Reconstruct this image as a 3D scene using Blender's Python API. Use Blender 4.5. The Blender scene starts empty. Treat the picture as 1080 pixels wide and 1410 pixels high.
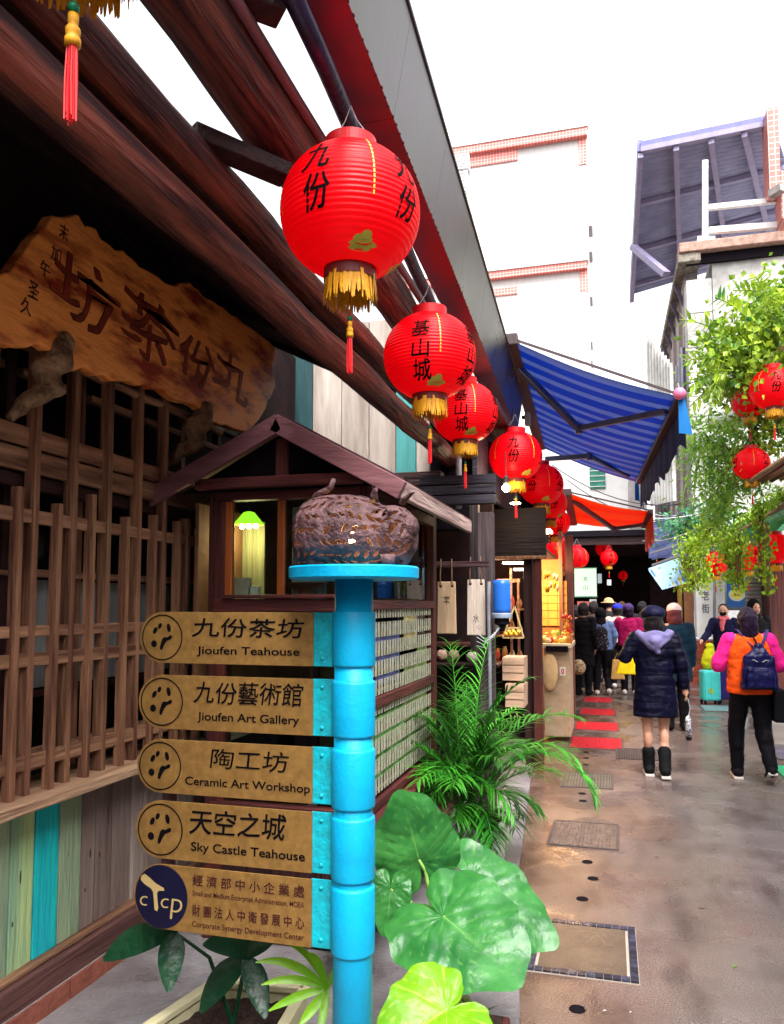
import bpy, math, random
from mathutils import Vector as V, Matrix, noise, Euler
random.seed(7)
S = bpy.context.scene
COL = S.collection
R = math.radians
# ------------------------------------------------------------------ camera, sky, sun, exposure
FPX, CXP, CYP = 1066.0, 540.0, 705.0
YAW = math.atan(298 / FPX); PIT = R(4.1); SHP = 127 - FPX * math.tan(PIT); CAMH = 1.6
cam = bpy.data.cameras.new('camera'); camo = bpy.data.objects.new('camera', cam); COL.objects.link(camo)
S.camera = camo
camo.location = (0, 0, CAMH); camo.rotation_euler = (R(90) + PIT, 0, YAW)
cam.sensor_fit = 'VERTICAL'; cam.sensor_height = 24; cam.lens = 24 * FPX / 1410; cam.shift_y = SHP / 1410
cam.clip_end = 400; cam.clip_start = .05
w = bpy.data.worlds.new('World'); S.world = w; w.use_nodes = True
nt = w.node_tree; nt.nodes.clear()
sky = nt.nodes.new('ShaderNodeTexSky'); sky.sky_type = 'NISHITA'; sky.sun_disc = False
SUN_EL, SUN_AZ = R(58), R(150)
sky.sun_elevation = SUN_EL; sky.sun_rotation = SUN_AZ; sky.dust_density = 6; sky.air_density = 1.0; sky.ozone_density = .6
hs = nt.nodes.new('ShaderNodeHueSaturation'); hs.inputs['Saturation'].default_value = .12
bgn = nt.nodes.new('ShaderNodeBackground'); bgn.inputs['Strength'].default_value = .15
wo = nt.nodes.new('ShaderNodeOutputWorld')
nt.links.new(sky.outputs[0], hs.inputs['Color']); nt.links.new(hs.outputs[0], bgn.inputs[0]); nt.links.new(bgn.outputs[0], wo.inputs[0])
sl = bpy.data.lights.new('sun', 'SUN'); sl.energy = .6; sl.angle = R(18); sl.color = (1, .97, .92)
so = bpy.data.objects.new('sun', sl); COL.objects.link(so)
sd = V((math.sin(SUN_AZ) * math.cos(SUN_EL), math.cos(SUN_AZ) * math.cos(SUN_EL), math.sin(SUN_EL)))
so.rotation_euler = sd.to_track_quat('Z', 'Y').to_euler(); so.location = sd * 50
S.view_settings.view_transform = 'Standard'; S.view_settings.look = 'None'
S.view_settings.exposure = 2.1; S.view_settings.gamma = 1; S.view_settings.use_curve_mapping = False

# ------------------------------------------------------------------ placing: a point of the photo on a real plane
def ray(px, py):
    r = (px - CXP) / FPX; u = -(py - CYP - SHP) / FPX
    y = math.cos(PIT) - u * math.sin(PIT); z = math.sin(PIT) + u * math.cos(PIT)
    return V((r * math.cos(YAW) - y * math.sin(YAW), r * math.sin(YAW) + y * math.cos(YAW), z))
def ax(px, py, X):
    r = ray(px, py); return V((0, 0, CAMH)) + r * (X / r.x)
def ay(px, py, Y):
    r = ray(px, py); return V((0, 0, CAMH)) + r * (Y / r.y)
def az(px, py, z):
    r = ray(px, py); return V((0, 0, CAMH)) + r * ((z - CAMH) / r.z)

# ------------------------------------------------------------------ object helpers
def wm(o):
    m = o.matrix_basis.copy()
    return wm(o.parent) @ m if o.parent else m
def tag(o, label=None, cat=None, group=None, kind=None):
    if label: o['label'] = label
    if cat: o['category'] = cat
    if group: o['group'] = group
    if kind: o['kind'] = kind
    return o
def empty(name, loc=(0, 0, 0), rz=0, label=None, cat=None, group=None):
    o = bpy.data.objects.new(name, None); COL.objects.link(o)
    o.location = loc; o.rotation_euler = (0, 0, rz); o.empty_display_size = .1
    o.matrix_basis = Matrix.Translation(loc) @ Matrix.Rotation(rz, 4, 'Z')
    return tag(o, label, cat, group)
def link(name, me, parent=None, Mw=None):
    o = bpy.data.objects.new(name, me); COL.objects.link(o)
    if parent is not None:
        o.parent = parent
        o.matrix_basis = wm(parent).inverted() @ (Mw if Mw is not None else Matrix())
    elif Mw is not None: o.matrix_basis = Mw
    return o
def kids(o): return [c for c in COL.objects if c.parent == o]
def copy_tree(o, parent=None, Mw=None):
    c = o.copy(); COL.objects.link(c)
    if parent is not None: c.parent = parent
    if Mw is not None: c.matrix_basis = Mw
    for k in kids(o): copy_tree(k, c)
    return c
def frame(o, x, y):            # right-handed frame at o, with local x, y
    x = V(x).normalized(); y = V(y); z = x.cross(y).normalized(); y = z.cross(x)
    m = Matrix.Identity(4)
    for i in range(3): m[i][0] = x[i]; m[i][1] = y[i]; m[i][2] = z[i]; m[i][3] = o[i]
    return m

class MB:
    def __init__(s, M=None): s.v = []; s.f = []; s.M = M; s.c = {}
    def add(s, vs, fs):
        b = len(s.v)
        for p in vs:
            p = V(p); s.v.append(s.M @ p if s.M else p)
        s.f += [tuple(b + i for i in f) for f in fs]; return s
    def box(s, c, d, rot=None, taper=1):
        vs = []
        for z in (-.5, .5):
            t = taper if z > 0 else 1
            for x, y in ((-.5, -.5), (.5, -.5), (.5, .5), (-.5, .5)):
                p = V((x * d[0] * t, y * d[1] * t, z * d[2]))
                if rot: p = rot @ p
                vs.append(V(c) + p)
        return s.add(vs, [(3, 2, 1, 0), (4, 5, 6, 7), (0, 1, 5, 4), (1, 2, 6, 5), (2, 3, 7, 6), (3, 0, 4, 7)])
    def bx(s, x0, x1, y0, y1, z0, z1):
        return s.box(((x0 + x1) / 2, (y0 + y1) / 2, (z0 + z1) / 2), (abs(x1 - x0), abs(y1 - y0), abs(z1 - z0)))
    def beam(s, a, b, w, h, up=(0, 0, 1)):
        a = V(a); b = V(b); d = (b - a); L = d.length; d.normalize(); up = V(up)
        sx = d.cross(up).normalized(); u = sx.cross(d)
        rot = Matrix((sx, d, u)).transposed()
        return s.box((a + b) / 2, (w, L, h), rot)
    def tube(s, pts, rad, n=8, caps=True, flat=1.0):
        pts = [V(p) for p in pts]; m = len(pts)
        if not isinstance(rad, (list, tuple)): rad = [rad] * m
        up = V((0, 0, 1)); vs = []; prev = None
        for i, p in enumerate(pts):
            d = (pts[min(i + 1, m - 1)] - pts[max(i - 1, 0)]).normalized()
            if prev is None:
                a = d.cross(up)
                if a.length < .01: a = d.cross(V((1, 0, 0)))
                a.normalize()
            else: a = (prev - d * prev.dot(d)).normalized()
            prev = a; b = a.cross(d)
            for k in range(n):
                t = 2 * math.pi * k / n
                vs.append(p + a * math.cos(t) * rad[i] + b * math.sin(t) * rad[i] * flat)
        fs = [(i * n + k, (i + 1) * n + k, (i + 1) * n + (k + 1) % n, i * n + (k + 1) % n) for i in range(m - 1) for k in range(n)]
        if caps: fs += [tuple(range(n)), tuple(reversed(range((m - 1) * n, m * n)))]
        return s.add(vs, fs)
    def lathe(s, prof, n=24, c=(0, 0, 0)):
        c = V(c); vs = []; m = len(prof)
        for r, z in prof:
            for k in range(n):
                t = 2 * math.pi * k / n; vs.append(c + V((r * math.cos(t), r * math.sin(t), z)))
        fs = [(i * n + k, i * n + (k + 1) % n, (i + 1) * n + (k + 1) % n, (i + 1) * n + k) for i in range(m - 1) for k in range(n)]
        fs += [tuple(reversed(range(n))), tuple(range((m - 1) * n, m * n))]
        return s.add(vs, fs)
    def ell(s, c, r, n=12, m=8, rot=None):
        c = V(c); r = V(r) if hasattr(r, '__len__') else V((r, r, r)); vs = []
        for i in range(m + 1):
            p = math.pi * i / m
            for k in range(n):
                t = 2 * math.pi * k / n
                q = V((r.x * math.sin(p) * math.cos(t), r.y * math.sin(p) * math.sin(t), r.z * math.cos(p)))
                if rot: q = rot @ q
                vs.append(c + q)
        fs = []
        for i in range(m):
            for k in range(n):
                a, b, cc, d = i * n + k, (i + 1) * n + k, (i + 1) * n + (k + 1) % n, i * n + (k + 1) % n
                if i == 0: fs.append((a, b, cc))
                elif i == m - 1: fs.append((a, b, d))
                else: fs.append((a, b, cc, d))
        return s.add(vs, fs)
    def caps(s, a, ra, b, rb, n=12):       # rounded cone
        a = V(a); b = V(b); d = (b - a); L = max(d.length, 1e-5); d = d / L
        pts = []; rr = []
        for t in (-.98, -.7, -.35): pts.append(a + d * ra * t); rr.append(ra * math.sqrt(1 - t * t))
        pts.append(a); rr.append(ra); pts.append((a + b) / 2); rr.append((ra + rb) / 2); pts.append(b); rr.append(rb)
        for t in (.35, .7, .98): pts.append(b + d * rb * t); rr.append(rb * math.sqrt(1 - t * t))
        return s.tube(pts, rr, n)
    def chain(s, pts, rad, n=12):
        for i in range(len(pts) - 1): s.caps(pts[i], rad[i], pts[i + 1], rad[i + 1], n)
        return s
    def face(s, *p): return s.add(p, [tuple(range(len(p)))])
    def extr(s, out, M, t):                # outline in local xy, thickness along local z 0..-t
        n = len(out)
        vs = [M @ V((x, y, 0)) for x, y in out] + [M @ V((x, y, -t)) for x, y in out]
        return s.add(vs, [tuple(range(n)), tuple(reversed(range(n, 2 * n)))] + [(i, i + n, (i + 1) % n + n, (i + 1) % n) for i in range(n)])
    def mesh(s, name, mat, smooth=False, Minv=None):
        me = bpy.data.meshes.new(name)
        me.from_pydata([(Minv @ p if Minv else p) for p in s.v], [], s.f)
        if mat: me.materials.append(mat)
        if smooth: me.polygons.foreach_set('use_smooth', [True] * len(me.polygons))
        me.update(); return me
    def build(s, name, mat, parent=None, smooth=False, bevel=0, kind=None):
        Minv = wm(parent).inverted() if parent is not None else None
        me = s.mesh(name, mat, smooth, Minv)
        o = bpy.data.objects.new(name, me); COL.objects.link(o)
        if parent is not None: o.parent = parent
        if bevel:
            b = o.modifiers.new('bevel', 'BEVEL'); b.width = bevel; b.segments = 2; b.limit_method = 'ANGLE'; b.angle_limit = R(40)
        if kind: o['kind'] = kind
        return o
def bake(o, mods):                         # evaluate modifiers into the mesh
    for t, kw in mods:
        m = o.modifiers.new(t, t)
        for k, v in kw.items(): setattr(m, k, v)
    dg = bpy.context.evaluated_depsgraph_get(); dg.update()
    me = bpy.data.meshes.new_from_object(o.evaluated_get(dg)); old = o.data
    o.modifiers.clear(); o.data = me; bpy.data.meshes.remove(old)
    return o
def blob(mb, name, mat, parent, vox=.012, it=4, wr=0, fac=.5, quilt=0):
    me = mb.mesh(name, mat)
    o = bpy.data.objects.new(name, me); COL.objects.link(o)
    bake(o, [('REMESH', dict(mode='VOXEL', voxel_size=vox, use_smooth_shade=True)), ('SMOOTH', dict(factor=fac, iterations=it))])
    if wr:
        nv = len(o.data.vertices); cs = [0.0] * (nv * 3); ns_ = [0.0] * (nv * 3)
        o.data.vertices.foreach_get('co', cs); o.data.vertex_normals.foreach_get('vector', ns_)
        for i in range(0, nv * 3, 3):
            c = V(cs[i:i + 3]); n = (noise.noise(c * V((9, 9, 16)) + V((3, 1, 7))) + .5 * noise.noise(c * 26)) * wr
            if quilt: n += quilt * (abs(math.sin(c.z * math.pi / .085 + .5 * noise.noise(c * 5))) ** .6 - .6)
            cs[i] += ns_[i] * n; cs[i + 1] += ns_[i + 1] * n; cs[i + 2] += ns_[i + 2] * n
        o.data.vertices.foreach_set('co', cs); o.data.update()
    if not o.data.materials: o.data.materials.append(mat)
    o.data.polygons.foreach_set('use_smooth', [True] * len(o.data.polygons))
    if parent is not None: o.parent = parent
    return o
_tc = {}
def glyphs(body, bold=0.0, res=6):
    k = (body, bold)
    if k in _tc: return _tc[k]
    cu = bpy.data.curves.new('lettering', 'FONT'); cu.body = body; cu.offset = bold; cu.resolution_u = res; cu.fill_mode = 'FRONT'
    o = bpy.data.objects.new('lettering', cu); COL.objects.link(o)
    dg = bpy.context.evaluated_depsgraph_get(); dg.update()
    me = bpy.data.meshes.new_from_object(o.evaluated_get(dg))
    vs = [v.co.copy() for v in me.vertices]; fs = [tuple(p.vertices) for p in me.polygons]
    bpy.data.objects.remove(o); bpy.data.meshes.remove(me)
    x0 = min(v.x for v in vs); x1 = max(v.x for v in vs); y0 = min(v.y for v in vs); y1 = max(v.y for v in vs)
    vs = [V(((v.x - (x0 + x1) / 2) / (x1 - x0), (v.y - (y0 + y1) / 2) / (y1 - y0), 0)) for v in vs]
    _tc[k] = (vs, fs); return _tc[k]
def text(name, body, M, wd, ht, mat, parent, bold=0, brush=0, fn=None, t=0.0012, mb=None):
    cjk = any(ord(c_) > 0x2e00 for c_ in body); th = bold if cjk else 0
    vs, fs = glyphs(body, 0 if cjk else bold); out = []
    for v in vs:
        x, y = v.x * wd, v.y * ht
        if brush:
            q = V((x, y, len(body) * .37)) * (1.3 / ht)
            x += noise.noise(q) * brush * ht; y += noise.noise(q + V((7, 3, 1))) * brush * ht
            x += y * .12; 
        out.append((x, y))
    n = len(out); own = mb is None; mb = mb or MB()
    g = fn or (lambda x, y, z: M @ V((x, y, z)))
    e_ = th * ht * .9 if len(body) > 1 else th * ht
    for q_, (ox, oy) in enumerate(((0, 0), (e_, e_), (-e_, e_), (e_, -e_), (-e_, -e_)) if th > 0 else ((0, 0),)): mb.add([g(x + ox, y + oy, t + q_ * .00012) for x, y in out], fs)
    if own: return mb.build(name, mat, parent)

# ------------------------------------------------------------------ materials
def mat(name, c, c2=None, rough=.6, metal=0, sc=6, st=(1, 1, 1), bump=.25, bsc=None, rnd=0, spec=.3, coat=0, rough2=None, lo=.35, hi=.7, det=6, transl=0, alpha=None, attr=None, sheen=0):
    m = bpy.data.materials.new(name); m.use_nodes = True; n = m.node_tree; b = n.nodes['Principled BSDF']; L = n.links.new
    tc = n.nodes.new('ShaderNodeTexCoord'); mp = n.nodes.new('ShaderNodeMapping'); mp.inputs['Scale'].default_value = st
    L(tc.outputs['Object'], mp.inputs[0])
    oi = n.nodes.new('ShaderNodeObjectInfo')
    va = n.nodes.new('ShaderNodeVectorMath'); va.operation = 'MULTIPLY_ADD'; L(oi.outputs['Random'], va.inputs[0]); va.inputs[1].default_value = (17, 31, 23) if rnd else (0, 0, 0); L(mp.outputs[0], va.inputs[2])
    nz = n.nodes.new('ShaderNodeTexNoise'); nz.inputs['Scale'].default_value = sc; nz.inputs['Detail'].default_value = det; nz.inputs['Roughness'].default_value = .62
    L(va.outputs[0], nz.inputs['Vector'])
    c2 = c2 or tuple(x * .75 for x in c)
    cr = n.nodes.new('ShaderNodeValToRGB'); cr.color_ramp.elements[0].position = lo; cr.color_ramp.elements[1].position = hi
    cr.color_ramp.elements[0].color = (*c2, 1); cr.color_ramp.elements[1].color = (*c, 1); L(nz.outputs[0], cr.inputs[0])
    out = cr.outputs[0]
    if attr:
        at = n.nodes.new('ShaderNodeAttribute'); at.attribute_name = 'vein'; mx = n.nodes.new('ShaderNodeMix'); mx.data_type = 'RGBA'
        L(at.outputs['Fac'], mx.inputs['Factor']); L(out, mx.inputs['A']); mx.inputs['B'].default_value = (*attr, 1); out = mx.outputs['Result']
    if rnd:
        h = n.nodes.new('ShaderNodeHueSaturation'); mr = n.nodes.new('ShaderNodeMapRange'); mr.inputs[3].default_value = 1 - rnd; mr.inputs[4].default_value = 1 + rnd
        L(oi.outputs['Random'], mr.inputs[0]); L(mr.outputs[0], h.inputs['Value']); L(out, h.inputs['Color']); out = h.outputs[0]
    L(out, b.inputs['Base Color'])
    b.inputs['Metallic'].default_value = metal; b.inputs['Roughness'].default_value = rough; b.inputs['Specular IOR Level'].default_value = spec
    if coat: b.inputs['Coat Weight'].default_value = coat; b.inputs['Coat Roughness'].default_value = .08
    if sheen: b.inputs['Sheen Weight'].default_value = sheen
    if rough2 is not None:
        mr = n.nodes.new('ShaderNodeMapRange'); mr.inputs[1].default_value = lo; mr.inputs[2].default_value = hi; mr.inputs[3].default_value = rough2; mr.inputs[4].default_value = rough
        L(nz.outputs[0], mr.inputs[0]); L(mr.outputs[0], b.inputs['Roughness'])
    if bump:
        bn = n.nodes.new('ShaderNodeBump'); bn.inputs['Strength'].default_value = bump; bn.inputs['Distance'].default_value = .02
        n2 = n.nodes.new('ShaderNodeTexNoise'); n2.inputs['Scale'].default_value = bsc or sc * 3; n2.inputs['Detail'].default_value = 5; L(va.outputs[0], n2.inputs['Vector'])
        L(n2.outputs[0], bn.inputs['Height']); L(bn.outputs[0], b.inputs['Normal'])
    if transl:
        o = n.nodes['Material Output']; tr = n.nodes.new('ShaderNodeBsdfTranslucent'); L(out, tr.inputs[0]); ms = n.nodes.new('ShaderNodeMixShader'); ms.inputs[0].default_value = transl
        L(b.outputs[0], ms.inputs[1]); L(tr.outputs[0], ms.inputs[2]); L(ms.outputs[0], o.inputs[0])
    return m
def wood(name, c, c2, ax_='z', rough=.6, rnd=.12, sc=14, **k):
    st = {'x': (.07, 1, 1), 'y': (1, .07, 1), 'z': (1, 1, .07)}[ax_]
    return mat(name, c, c2, rough=rough, sc=sc, st=st, bump=k.pop('bump', .6), rnd=rnd, **k)
def emit(name, c, s):
    m = bpy.data.materials.new(name); m.use_nodes = True; b = m.node_tree.nodes['Principled BSDF']
    b.inputs['Base Color'].default_value = (*c, 1); b.inputs['Emission Color'].default_value = (*c, 1); b.inputs['Emission Strength'].default_value = s; return m
def glass(name, tint=(.8, .9, .9), f=.12):
    m = bpy.data.materials.new(name); m.use_nodes = True; n = m.node_tree; n.nodes.remove(n.nodes['Principled BSDF'])
    t = n.nodes.new('ShaderNodeBsdfTransparent'); t.inputs[0].default_value = (*tint, 1); g = n.nodes.new('ShaderNodeBsdfGlossy'); g.inputs['Roughness'].default_value = .03
    fr = n.nodes.new('ShaderNodeLayerWeight'); fr.inputs[0].default_value = f; ms = n.nodes.new('ShaderNodeMixShader')
    n.links.new(fr.outputs['Fresnel'], ms.inputs[0]); n.links.new(t.outputs[0], ms.inputs[1]); n.links.new(g.outputs[0], ms.inputs[2]); n.links.new(ms.outputs[0], n.nodes['Material Output'].inputs[0]); return m

DW = (.045, .011, .010); DW2 = (.012, .0035, .005)
wdz = wood('dark_wood_vertical', DW, DW2, 'z'); wdy = wood('dark_wood_long', DW, DW2, 'y'); wdx = wood('dark_wood_cross', DW, DW2, 'x')
latz = wood('lattice_wood', (.36, .175, .095), (.07, .022, .015), 'z', sc=22); laty = wood('lattice_rail_wood', (.44, .235, .13), (.10, .038, .024), 'y', sc=22)
red_wood = wood('red_brown_wood', (.11, .022, .020), (.035, .007, .007), 'x'); red_woody = wood('red_brown_wood_long', (.11, .022, .020), (.035, .007, .007), 'y'); red_woodz = wood('red_brown_wood_post', (.10, .018, .012), (.03, .006, .006), 'z')
log_m = wood('weathered_log', (.30, .075, .045), (.028, .006, .008), 'y', rough=.6, sc=16, bump=1, lo=.40, hi=.66)
soffit_m = wood('soffit_wood', (.050, .018, .018), (.014, .006, .008), 'y')
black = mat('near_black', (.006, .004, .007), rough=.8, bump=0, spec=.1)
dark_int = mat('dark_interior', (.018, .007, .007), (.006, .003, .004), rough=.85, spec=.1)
cyan = mat('turquoise_paint', (.0, .33, .58), (.003, .24, .44), rough=.5, sc=7, bump=.10, bsc=90, rough2=.32, lo=.28, hi=.50, det=9)
cyan_d = mat('turquoise_patina', (.0, .42, .52), (.01, .25, .30), rough=.4, sc=20)
gold = mat('bronze_sign_plate', (.27, .145, .040), (.18, .095, .025), rough=.5, metal=.3, sc=40, bump=.05)
ink = mat('black_ink', (.004, .003, .004), rough=.7, bump=0, spec=.05)
goldp = mat('gold_print', (.75, .48, .06), rough=.4, bump=0)
concrete = mat('concrete', (.42, .40, .38), (.28, .26, .25), rough=.75, sc=3, bump=.3, bsc=40)
steel = mat('stainless_steel', (.12, .095, .105), (.05, .05, .03), rough=.38, metal=.85, sc=1.3, bump=.06, bsc=8, rough2=.25)  # olive second tone puts greenish reflections and blotches into the base colour
white = mat('white_plaster', (.82, .81, .79), (.70, .69, .67), rough=.7, sc=2)
red = mat('lantern_cloth', (.90, .002, .010), (.82, .001, .006), rough=.38, sc=3, bump=.04, transl=.45, spec=.25)
rp = red.node_tree.nodes['Principled BSDF']; rp.inputs['Emission Color'].default_value = (1, .0, .008, 1); rp.inputs['Emission Strength'].default_value = .07     # the lanterns are lit
redm = mat('red_trim', (.60, .008, .015), rough=.4, bump=0)
yel = mat('yellow_silk', (.85, .42, .02), (.65, .28, .01), rough=.5, sc=60, bump=0)
green_b = mat('green_bead', (.01, .22, .09), rough=.25, bump=0)
leafd = mat('leaf_dark', (.008, .06, .02), (.004, .028, .012), rough=.3, sc=9, transl=.15, attr=(.05, .2, .06))
leafm = mat('leaf_green', (.055, .26, .05), (.015, .12, .025), rough=.34, sc=9, transl=.3, spec=.4, attr=(.12, .33, .07))
leafy = mat('leaf_lime', (.20, .40, .008), (.12, .32, .008), rough=.35, sc=6, transl=.3, attr=(.5, .65, .1))
palm_m = mat('palm_leaf', (.07, .33, .02), (.012, .11, .010), rough=.35, sc=3, transl=.2, rnd=.5)
vine_m = mat('vine_leaf', (.52, .68, .03), (.08, .24, .012), rough=.45, sc=8, transl=.35, bump=0)
vine_m2 = mat('shrub_leaf', (.44, .58, .03), (.02, .12, .015), rough=.4, sc=5, transl=.3, bump=0)
fern_m = mat('feathery_leaf', (.46, .68, .09), (.07, .24, .03), rough=.5, sc=6, transl=.4, bump=0)
soil = mat('soil', (.05, .025, .015), (.02, .01, .008), rough=.95, sc=40, bump=1)
def brickm(n, c): return mat(n, c, tuple(x * .6 for x in c), rough=.75, sc=14, rnd=.25, bump=.4)
brick_m = brickm('clay_brick', (.36, .11, .075))
warm = emit('warm_bulb', (1, .72, .35), 14); warmw = emit('lit_wall', (1, .45, .10), 1.2)
wire_m = mat('cable', (.03, .03, .035), rough=.5, bump=0); wirew = mat('white_cable', (.42, .42, .45), rough=.4, bump=0)
pane = glass('window_glass')
skin = mat('skin', (.56, .30, .20), (.50, .25, .17), rough=.5, sc=8, bump=0)
hairb = mat('black_hair', (.004, .003, .004), (.014, .009, .012), rough=.42, sc=70, st=(1, 1, .08), bump=.8, spec=.25)
# ------------------------------------------------------------------ ground
def street_mat():
    m = bpy.data.materials.new('wet_concrete_street'); m.use_nodes = True; n = m.node_tree; b = n.nodes['Principled BSDF']; L = n.links.new
    tc = n.nodes.new('ShaderNodeTexCoord')
    def noi(s, d=6, st=None):
        z = n.nodes.new('ShaderNodeTexNoise'); z.inputs['Scale'].default_value = s; z.inputs['Detail'].default_value = d
        if st:
            mp = n.nodes.new('ShaderNodeMapping'); mp.inputs['Scale'].default_value = st; L(tc.outputs['Object'], mp.inputs[0]); L(mp.outputs[0], z.inputs['Vector'])
        else: L(tc.outputs['Object'], z.inputs['Vector'])
        return z.outputs[0]
    def ramp(f, a, ca, b_, cb):
        r = n.nodes.new('ShaderNodeValToRGB'); r.color_ramp.elements[0].position = a; r.color_ramp.elements[1].position = b_
        r.color_ramp.elements[0].color = (*ca, 1); r.color_ramp.elements[1].color = (*cb, 1); L(f, r.inputs[0]); return r.outputs[0]
    def mix(f, a, b_, t='MIX'):
        x = n.nodes.new('ShaderNodeMix'); x.data_type = 'RGBA'; x.blend_type = t
        if isinstance(f, float): x.inputs['Factor'].default_value = f
        else: L(f, x.inputs['Factor'])
        L(a, x.inputs['A']); L(b_, x.inputs['B']); return x.outputs['Result']
    brown = ramp(noi(2.2), .35, (.105, .064, .047), .7, (.185, .122, .094))
    grey = ramp(noi(1.7), .3, (.105, .088, .088), .72, (.19, .165, .16))
    sx = n.nodes.new('ShaderNodeSeparateXYZ'); L(tc.outputs['Object'], sx.inputs[0])
    ad = n.nodes.new('ShaderNodeMath'); ad.operation = 'MULTIPLY_ADD'; L(noi(.9, 5), ad.inputs[0]); ad.inputs[1].default_value = 1.6; L(sx.outputs[0], ad.inputs[2])
    mr = n.nodes.new('ShaderNodeMapRange'); mr.inputs[1].default_value = .75; mr.inputs[2].default_value = 1.55; L(ad.outputs[0], mr.inputs[0])
    c = mix(mr.outputs[0], brown, grey)
    sp = ramp(noi(150, 2), .34, (.42, .38, .36), .60, (1.22, 1.22, 1.22)); c = mix(1.0, c, sp, 'MULTIPLY')
    st = ramp(noi(5, 8, (1, .35, 1)), .32, (.6, .55, .55), .5, (1, 1, 1)); c = mix(1.0, c, st, 'MULTIPLY')
    L(c, b.inputs['Base Color'])
    r = n.nodes.new('ShaderNodeMapRange'); r.inputs[1].default_value = .44; r.inputs[2].default_value = .56; r.inputs[3].default_value = .10; r.inputs[4].default_value = .38; L(noi(1.5, 9), r.inputs[0]); L(r.outputs[0], b.inputs['Roughness'])
    bn = n.nodes.new('ShaderNodeBump'); bn.inputs['Strength'].default_value = .5; bn.inputs['Distance'].default_value = .004; L(noi(75, 4), bn.inputs['Height'])
    b2 = n.nodes.new('ShaderNodeBump'); b2.inputs['Strength'].default_value = .35; b2.inputs['Distance'].default_value = .03; L(noi(3, 4), b2.inputs['Height']); L(bn.outputs[0], b2.inputs['Normal'])
    L(b2.outputs[0], b.inputs['Normal']); b.inputs['Specular IOR Level'].default_value = .6
    return m
street_m = street_mat()
m = MB(); m.face((-120, -20, 0), (120, -20, 0), (120, 220, 0), (-120, 220, 0)); m.build('ground', street_m, kind='structure')
kerb = [(-.20, 1.2), (-.36, 3.12), (-.54, 4.65), (-.78, 8.26), (-1.0, 11.11), (-1.05, 20)]
m = MB(); out = [(-3, 1.2)] + [(-3, 20)] + kerb[::-1]
m.extr([(x, y) for x, y in out][::-1], Matrix.Translation((0, 0, .035)), .05)
m.build('pavement', mat('pale_pavement', (.27, .25, .26), (.13, .11, .115), rough=.5, sc=2.5, bump=.4, bsc=50, rough2=.25), kind='structure', bevel=.01)
m = MB(); m.extr([(1.75, 9.6), (5, 9.6), (5, 24), (2.6, 24), (2.3, 13)], Matrix.Translation((0, 0, .05)), .08)
m.build('right_pavement', mat('right_pavement', (.36, .34, .33), (.22, .2, .2), rough=.35, sc=2), kind='structure', bevel=.01)

plate_m = mat('tread_plate', (.30, .22, .18), (.17, .12, .10), rough=.32, metal=.6, sc=14, bump=1, bsc=90)
refl_p = mat('red_grating', (.60, .015, .03), (.35, .008, .015), rough=.2, sc=20, bump=.4)  # red reflection of lanterns and awning put into the metal's base colour
dk_p = mat('dark_grating', (.13, .10, .10), (.06, .05, .05), rough=.5, metal=.4, sc=30)
def cover(x0, x1, y0, y1, mt, label, cat='drain cover', dimple=True, skew=0, group='covers set in the street over the drain'):
    t = empty('drain_cover', ((x0 + x1) / 2, (y0 + y1) / 2, 0), skew, label, cat, group)
    lx, ly = x1 - x0, y1 - y0; T = wm(t)
    f = MB(T)
    for a in (-1, 1):
        f.bx(-lx / 2, lx / 2, a * ly / 2 - .009, a * ly / 2 + .009, 0, .008); f.bx(a * lx / 2 - .009, a * lx / 2 + .009, -ly / 2 + .009, ly / 2 - .009, 0, .0075)
    f.build('frame', dk_p, t)
    p = MB(T); p.bx(-lx / 2 + .012, lx / 2 - .012, -ly / 2 + .012, ly / 2 - .012, 0, .005); p.build('plate', mt, t)
    if dimple:
        q = MB(T); nx = int(lx / .026); ny = int(ly / .026)
        for i in range(nx):
            for j in range(ny):
                x = -lx / 2 + .026 + i * (lx - .05) / (nx - 1); y = -ly / 2 + .026 + j * (ly - .05) / (ny - 1)
                a = .6 if (i + j) % 2 else -.6
                q.box((x, y, .006), (.019, .0055, .004), Matrix.Rotation(a, 3, 'Z'), .6)
        q.build('tread_studs', mt, t, kind='stuff')
    return t
cover(-.42, .03, 5.38, 5.97, plate_m, 'pinkish metal tread plate cover in the street, first beyond the black-tiled cover', skew=-.02)
cover(-.44, .0, 7.09, 7.68, mat('grey_tread', (.25, .23, .18), (.15, .13, .11), rough=.3, metal=.6, sc=8), 'grey-green metal drain cover just before the red gratings')
cover(.05, .50, 8.5, 9.1, dk_p, 'dark metal grating beside the nearest red grating, behind the navy coat')
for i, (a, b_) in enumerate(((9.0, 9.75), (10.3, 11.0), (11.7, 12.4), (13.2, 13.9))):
    cover(-.47 + .01 * i, .12 - .03 * i, a, b_, refl_p, ['nearest of the red gratings in the street, beyond the grey-green cover', 'second red grating in the street counting from the camera', 'third red grating in the street counting from the camera', 'farthest red grating, at the feet of the person in the denim jacket'][i], 'red grating', group='red gratings in the wet street')
cover(1.66, 2.15, 8.9, 9.7, mat('lilac_grating', (.25, .24, .34), (.12, .11, .2), rough=.4, metal=.4), 'bluish grating at the right edge behind the woman in the orange vest')
t = tag(MB().bx(1.52, 2.2, 7.6, 8.5, 0, .02).build('door_mat', mat('green_mat', (.02, .45, .22), (.01, .3, .13), rough=.5, sc=60), bevel=.006), 'bright green mat on the wet street at the right edge', 'mat')
cover(1.35, 1.85, 12.6, 13.3, mat('aqua_grating', (.25, .42, .45), (.12, .25, .28), rough=.3, metal=.3), 'pale aqua grating in front of the turquoise suitcase')
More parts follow.
